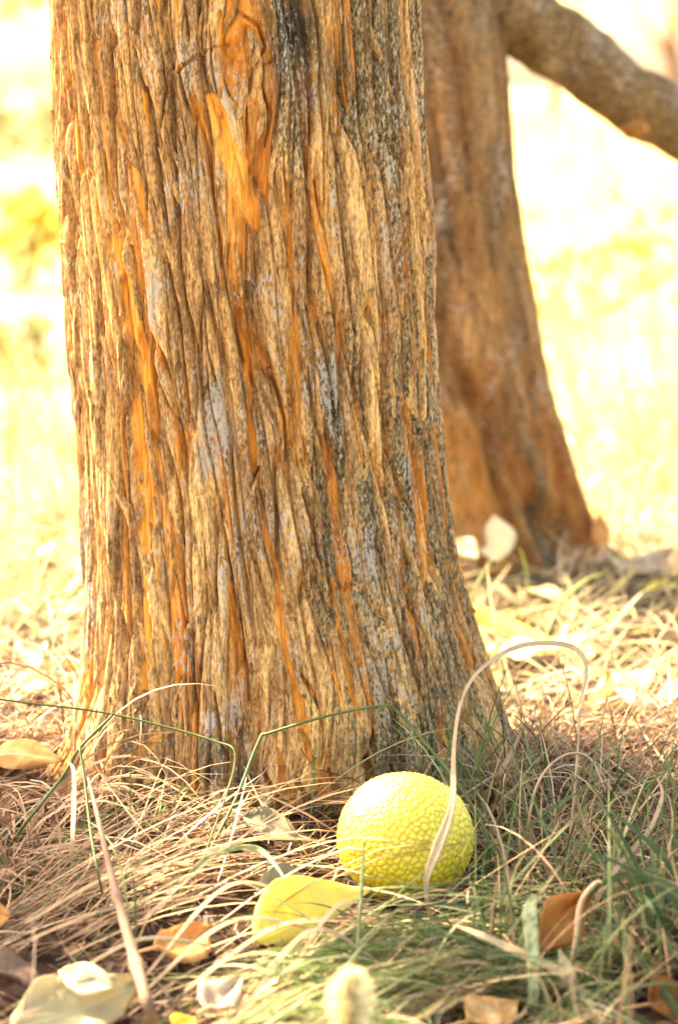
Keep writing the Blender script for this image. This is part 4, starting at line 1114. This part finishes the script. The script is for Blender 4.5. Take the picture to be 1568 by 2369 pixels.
# ------------------------------------------------------------------ stems and blades one can pick out
def ribbon(name, label, mat, pts, widths, tint, n=30, face=None, cat='grass blade', fold=0.25):
    q = catmull(pts, n)
    tan = np.gradient(q, axis=0); tan /= np.linalg.norm(tan, axis=1)[:, None]
    view = np.array(face if face is not None else (0.0, -1.0, 0.4)); view = view / np.linalg.norm(view)
    side = np.cross(tan, view); side /= np.linalg.norm(side, axis=1)[:, None] + 1e-9
    nn = np.cross(side, tan)
    t = np.linspace(0, 1, n)
    w = np.interp(t, np.linspace(0, 1, len(widths)), widths)
    cr = np.array([-1, -0.5, 0, 0.5, 1.0]) * 0.5
    v = q[:, None] + side[:, None] * (cr[None, :, None] * w[:, None, None]) + nn[:, None] * ((np.abs(cr) * fold)[None, :, None] * w[:, None, None])
    base = q[np.argmin(q[:, 2])]
    v = v.reshape(-1, 3) - base
    c = np.clip(tint + 0.06 * rng.standard_normal(len(v)), 0, 1)[:, None].repeat(3, 1)
    o = link(name, mesh_np(name, v, grid_faces(n, 5), {'tint': c}), mat)
    o.location = base
    sd = o.modifiers.new('thickness', 'SOLIDIFY'); sd.thickness = 0.0003; sd.offset = 0
    tag(o, label, cat)
    return o

def stem(name, label, mat, pts, radii, tint, n=36, cat='grass stem', nodes=()):
    q = catmull(pts, n)
    t = np.linspace(0, 1, n)
    rr = np.interp(t, np.linspace(0, 1, len(radii)), radii)
    for k in nodes: rr = rr * (1 + 0.5 * np.exp(-((t - k) / 0.015) ** 2))
    v, f = tube_np(q, rr, 7, 0.1, 4)
    base = q[np.argmin(q[:, 2])]
    c = np.clip(tint + 0.08 * rng.standard_normal(len(v)), 0, 1)[:, None].repeat(3, 1)
    o = link(name, mesh_np(name, v - base, f, {'tint': c}), mat)
    o.location = base
    tag(o, label, cat)
    return o

def PP(*pts): return [tuple(P(*p)) for p in pts]
def G(px, py):
    """ground point under a pixel"""
    d = ray(px, py); t = 1.0
    for _ in range(40):
        p = EYE + d * t
        t += (p.z - gz(p.x, p.y)) / -d.z * 0.8
    p = EYE + d * t
    return (p.x, p.y, p.z - 0.004)

ribbon('grass_leaf', 'long curling cream blade looping up across the fruit', M_DRY,
       [G(1010, 2175)] + PP((985, 2050, 1.70), (1012, 1960, 1.72), (1045, 1860, 1.75), (1050, 1720, 1.80), (1070, 1610, 1.86), (1120, 1540, 1.92), (1205, 1493, 1.96), (1300, 1490, 1.98), (1345, 1515, 1.97), (1355, 1565, 1.95), (1335, 1640, 1.92)),
       [0.0022, 0.0035, 0.0085, 0.005, 0.0028, 0.0026, 0.003, 0.004, 0.0042, 0.0045, 0.003, 0.0005], 0.78, 70)
stem('grass_stalk', 'thin green stem kinked twice across the shaggy bark', M_GREEN,
     [G(432, 2080)] + PP((490, 1960, 1.82), (545, 1850, 1.86), (600, 1712, 1.90), (625, 1695, 1.90), (760, 1655, 1.89), (885, 1632, 1.88), (920, 1648, 1.88), (985, 1720, 1.86), (1050, 1800, 1.83), (1110, 1900, 1.80), (1160, 2010, 1.76)),
     [0.0013, 0.0014, 0.0012, 0.0011, 0.0011, 0.0009], 0.45, 70)
stem('grass_stalk', 'thin grey green stem sagging from the left over the root', M_GREEN,
     PP((-40, 1612, 1.86), (60, 1625, 1.87), (240, 1648, 1.88), (400, 1685, 1.88), (500, 1715, 1.87), (540, 1732, 1.86), (542, 1775, 1.85), (520, 1850, 1.83), (480, 1960, 1.80)) + [G(440, 2060)],
     [0.0008, 0.0009, 0.0009, 0.0008, 0.0009], 0.62, 60)
stem('grass_stalk', 'green jointed stem slanting over dry tufts left of the trunk', M_GREEN,
     [G(-20, 2010)] + PP((60, 1905, 1.80), (150, 1790, 1.83), (185, 1730, 1.84), (255, 1660, 1.86), (262, 1650, 1.86)),
     [0.0014, 0.0014, 0.0012, 0.001], 0.5, 40, nodes=(0.7,))
stem('grass_stalk', 'straight grey green stem falling from the joint to the straw', M_GREEN,
     PP((185, 1728, 1.835), (196, 1800, 1.81), (210, 1920, 1.76), (228, 2020, 1.70)) + [G(250, 2110)], [0.0012, 0.0011, 0.0009], 0.4, 30)
ribbon('grass_leaf', 'cream yellow blade hanging straight down over the brown litter', M_DRY,
       PP((158, 1760, 1.82), (172, 1785, 1.81), (172, 1870, 1.78), (168, 1960, 1.74)) + [G(166, 2075)], [0.001, 0.0032, 0.0036, 0.0026, 0.001], 0.85, 30)
def stalk():
    q = [G(375, 2400)] + PP((345, 2330, 1.50), (310, 2210, 1.55), (280, 2105, 1.60), (255, 2010, 1.66), (225, 1880, 1.74), (205, 1800, 1.80))
    stem('dry_stalk', 'thick brown dry stalk slanting up through the straw', M_TWIG, q, [0.0042, 0.0042, 0.004, 0.0034, 0.0026, 0.0018, 0.001], 0.2, 60, 'stalk', nodes=(0.3, 0.55))
stalk()
ribbon('grass_leaf', 'broad pale green blade standing upright below the orange leaf', M_GREEN,
       [G(1232, 2352)] + PP((1233, 2290, 1.55), (1230, 2180, 1.57), (1224, 2110, 1.58), (1236, 2068, 1.59)), [0.004, 0.0075, 0.0095, 0.0105, 0.003], 0.97, 30)
ribbon('grass_leaf', 'cut green blade crossing behind the broad pale blade', M_GREEN,
       [G(1140, 2330)] + PP((1170, 2260, 1.60), (1210, 2180, 1.61), (1225, 2140, 1.62)), [0.003, 0.0065, 0.007, 0.003], 0.85, 20)
ribbon('grass_leaf', 'cream blade bent over in the grass right of the broad blade', M_DRY,
       [G(1010, 2120)] + PP((1080, 2150, 1.60), (1170, 2190, 1.58), (1260, 2230, 1.57), (1330, 2280, 1.56), (1400, 2370, 1.53)), [0.002, 0.004, 0.0065, 0.007, 0.006, 0.003], 0.9, 40, face=(0, -0.7, 0.8))
ribbon('grass_leaf', 'white twisted blade end pointing up from the straw', M_PALE,
       [G(1330, 2310)] + PP((1320, 2270, 1.555), (1305, 2230, 1.56), (1292, 2195, 1.565)), [0.006, 0.009, 0.008, 0.001], 0.7, 20)
stem('grass_stalk', 'fine green stem rising in front of the fruit', M_GREEN, [G(820, 2300)] + PP((828, 2180, 1.62), (836, 2050, 1.655), (842, 1940, 1.68)), [0.0011, 0.0012, 0.0016, 0.0006], 0.85, 30)
stem('grass_stalk', 'bent green stem leaning on the right side of the fruit', M_GREEN, [G(1170, 2330)] + PP((1140, 2210, 1.62), (1110, 2110, 1.66), (1095, 2050, 1.70), (1092, 2044, 1.70), (1150, 2062, 1.71), (1195, 2076, 1.71)) + [G(1205, 2180)], [0.0012, 0.0012, 0.0011, 0.0009], 0.5, 40)
stem('grass_stalk', 'tall tan stem standing in the shaded grass right of the fruit', M_DRY, [G(1300, 2060)] + PP((1315, 1960, 1.84), (1325, 1860, 1.87), (1335, 1740, 1.90), (1340, 1640, 1.92)), [0.0013, 0.0013, 0.0011, 0.0008], 0.75, 30)
stem('grass_stalk', 'arched dry stem bowing over the grass right of the fruit', M_DRY, [G(1220, 2020)] + PP((1225, 1880, 1.83), (1255, 1790, 1.86), (1310, 1745, 1.88), (1365, 1755, 1.88), (1400, 1830, 1.86)), [0.0013, 0.0012, 0.0011, 0.0007], 0.7, 36)
ribbon('grass_leaf', 'mauve dry blade slanting off the right root of the trunk', M_DRY, [G(1135, 1850)] + PP((1150, 1800, 1.93), (1180, 1745, 1.95), (1205, 1690, 1.97)), [0.003, 0.0042, 0.0042, 0.0015], 0.55, 20)
stem('grass_stalk', 'slim green stem leaning right of the shaggy trunk base', M_GREEN, [G(1190, 2110)] + PP((1225, 1960, 1.84), (1205, 1830, 1.88), (1180, 1700, 1.92)), [0.0011, 0.0012, 0.001, 0.0006], 0.4, 30)
ribbon('grass_leaf', 'cream blade folded over with green in the right grass', M_DRY, [G(1350, 2190)] + PP((1380, 2080, 1.66), (1440, 1990, 1.70), (1500, 1920, 1.73), (1530, 1840, 1.76), (1520, 1800, 1.77)), [0.002, 0.0035, 0.0035, 0.003, 0.001], 0.75, 36)
stem('grass_stalk', 'looped dry stem curving above the orange leaf', M_DRY, [G(1300, 2290)] + PP((1330, 2180, 1.62), (1342, 2090, 1.64), (1375, 2045, 1.66), (1392, 2042, 1.66)), [0.0016, 0.0022, 0.0022, 0.0015], 0.8, 30)
ribbon('grass_leaf', 'broad blue green blade bending across the right corner', M_GREEN, [G(1600, 2200)] + PP((1540, 2130, 1.63), (1480, 2070, 1.65), (1450, 2025, 1.66), (1400, 2040, 1.66), (1330, 2090, 1.65)), [0.006, 0.006, 0.0055, 0.005, 0.004, 0.001], 0.35, 36)
ribbon('grass_leaf', 'dark green blade running down into the right corner', M_GREEN, PP((1415, 2110, 1.64), (1470, 2200, 1.60), (1540, 2300, 1.56)) + [G(1600, 2372)], [0.002, 0.006, 0.007, 0.005], 0.2, 30)
ribbon('grass_leaf', 'yellow green blade arching over the dark hollow behind the yellow leaf', M_GREEN, [G(400, 2090)] + PP((450, 2010, 1.74), (520, 1968, 1.75), (595, 1962, 1.75), (640, 2005, 1.73), (668, 2050, 1.71)), [0.002, 0.0035, 0.004, 0.004, 0.0025, 0.0008], 0.9, 30)
straws = [((30, 2215), (240, 2150), (430, 2110), 'lying straw under the brown stalk'), ((60, 2160), (260, 2110), (480, 2040), 'pale straw crossing behind the brown stalk'), ((330, 2290), (520, 2215), (720, 2130), 'cream straw below the folded yellow leaf'),
          ((400, 2340), (620, 2250), (850, 2160), 'broad cream straw lying in the sun below the yellow leaf'), ((300, 2350), (560, 2290), (760, 2200), 'sunlit straw under the broad cream one'), ((560, 2362), (700, 2320), (880, 2270), 'short bright straw beside the seed head'),
          ((250, 2040), (470, 1940), (720, 1905), 'tan straw bowed towards the trunk foot'), ((300, 2075), (520, 1975), (800, 1985), 'long tan straw bowed towards the fruit'), ((640, 2330), (760, 2290), (930, 2200), 'greenish straw pointing to the fruit'), ((150, 2290), (330, 2255), (500, 2230), 'thin straw beside the pinkish brown leaf')]
for i, (a, b, c, lab) in enumerate(straws):
    g0, g2 = Vector(G(*a)), Vector(G(*c)); m = g0.lerp(g2, 0.5); m = Vector((m.x, m.y, 0.028 + 0.012 * (i % 3)))
    g0.z += 0.012; g2.z += 0.018
    ribbon('grass_straw', lab, M_DRY, [tuple(g0), tuple(m), tuple(g2)], [0.0022, 0.0032, 0.003, 0.0012], 0.72 + 0.03 * (i % 5), 20, cat='straw', face=(0, -0.6, 0.8))
def seed_head():
    # soft pale seed head in front of everything, out of focus
    root = empty('grass_seed_head', G(806, 2480)); b = Vector(root.location)
    tag(root, 'blurred cream fluffy seed head standing before the straw', 'seed head')
    q = [tuple(b), tuple(P(808, 2370, 1.27)), tuple(P(812, 2300, 1.27)), tuple(P(812, 2255, 1.27))]
    v, f = tube_np(catmull(q, 20), np.linspace(0.0018, 0.001, 20), 6)
    link('stem', mesh_np('stem', v - np.array(b), f, {'tint': np.full((len(v), 3), 0.9)}), M_PALE, root)
    r = np.random.default_rng(9); n = 900
    c0 = np.array(P(806, 2400, 1.27)); c1 = np.array(P(812, 2262, 1.27))
    t = r.random(n)
    p = c0 + (c1 - c0) * t[:, None]
    d = r.standard_normal((n, 3)); d[:, 2] += 1.0; d /= np.linalg.norm(d, axis=1)[:, None]
    L = (0.008 + 0.009 * np.sin(np.pi * np.clip(t, 0.1, 0.95)))[:, None]
    s = np.cross(d, r.standard_normal((n, 3))); s /= np.linalg.norm(s, axis=1)[:, None]
    vv = np.stack([p, p + d * L * 0.5 + s * 0.0009, p + d * L, p + d * L * 0.5 - s * 0.0009], 1).reshape(-1, 3) - np.array(b)
    i = np.arange(n)[:, None] * 4
    link('seed_plume', mesh_np('seed_plume', vv, i + np.array([[0, 1, 2, 3]]), {'tint': np.full((n * 4, 3), 0.9)}), M_PLEAF, root)
seed_head()

# ------------------------------------------------------------------ shrubs and far trees
def shrub(name, label, x, y, w, h, tint, n, seed, cat='shrub', z0=0.0):
    root = empty(name, (x, y, gz(x, y)))
    tag(root, label, cat)
    r = random.Random(seed)
    k = 9
    cen = [(r.uniform(-0.5, 0.5) * w, r.uniform(-0.3, 0.3) * w, z0 + h * r.uniform(0.25, 0.85)) for _ in range(k)]
    v, f, c = leaf_cloud(cen, [w * r.uniform(0.16, 0.3) for _ in range(k)], n, max(0.06, w * 0.045), seed, 0.8)
    c[:, 0] = np.clip(c[:, 0] + tint - 0.5, 0, 1)
    v[:, 2] = np.maximum(v[:, 2], 0.02)
    link('foliage', mesh_np('foliage', v, f, {'tint': c}, smooth=False), M_FOL, root)
    for i in range(5 if z0 == 0 else 4):
        e = cen[i]
        if z0 == 0: pts = [(r.uniform(-0.08, 0.08) * w, r.uniform(-0.08, 0.08) * w, 0), (e[0] * 0.5, e[1] * 0.5, e[2] * 0.55), e]
        else: pts = [(0, 0, z0 * 0.75), (e[0] * 0.4, e[1] * 0.4, z0 + (e[2] - z0) * 0.4), e]
        tv, tf = tube_np(catmull(pts, 10), np.linspace(0.02, 0.006, 10) * max(1, w * 0.6), 6)
        link('stem', mesh_np('stem', tv, tf, {'tint': np.full((len(tv), 3), 0.35)}), M_TWIG, root)
    if z0:
        tv, tf = tube_np(catmull([(0, 0, -0.1), (0.1, 0, z0 * 0.5), (0, 0, z0 * 1.1)], 14), np.linspace(0.2, 0.12, 14), 10, 0.15)
        link('trunk', mesh_np('trunk', tv, tf, {'tint': np.full((len(tv), 3), 0.3)}), M_TWIG, root)
def at_ground(px, Y):
    return P(px, 1184, Y).x
shrub('shrub', 'dull olive shrub in the field left of the shaggy trunk', at_ground(30, 19), 19, 1.6, 0.55, -0.1, 2600, 91)
shrub('weed', 'low yellow weed in the sunny field left of the trunk', at_ground(65, 7.6), 7.6, 0.42, 0.30, 0.95, 420, 92, 'weed')
shrub('weed', 'low yellow green weed in the sunny field right of the rear trunk', at_ground(1330, 6.2), 6.2, 0.6, 0.26, 0.7, 170, 93, 'weed')
shrub('weed', 'small dark green weed left of the trunk near a yellow one', at_ground(15, 5.2), 5.2, 0.16, 0.14, 0.2, 160, 94, 'weed')
shrub('autumn_tree', 'yellow autumn tree far behind the drooping limb', at_ground(1520, 42), 42, 5.0, 5.5, 0.95, 2600, 95, 'tree', 1.4)
shrub('autumn_tree', 'small yellow tree far off in the gap under the limb', at_ground(1260, 55), 55, 3.0, 3.2, 0.9, 1500, 96, 'tree', 1.0)
shrub('autumn_tree', 'pale green far tree left of the shaggy trunk', at_ground(-40, 60), 60, 6.0, 5.0, 0.6, 2000, 97, 'tree', 1.6)
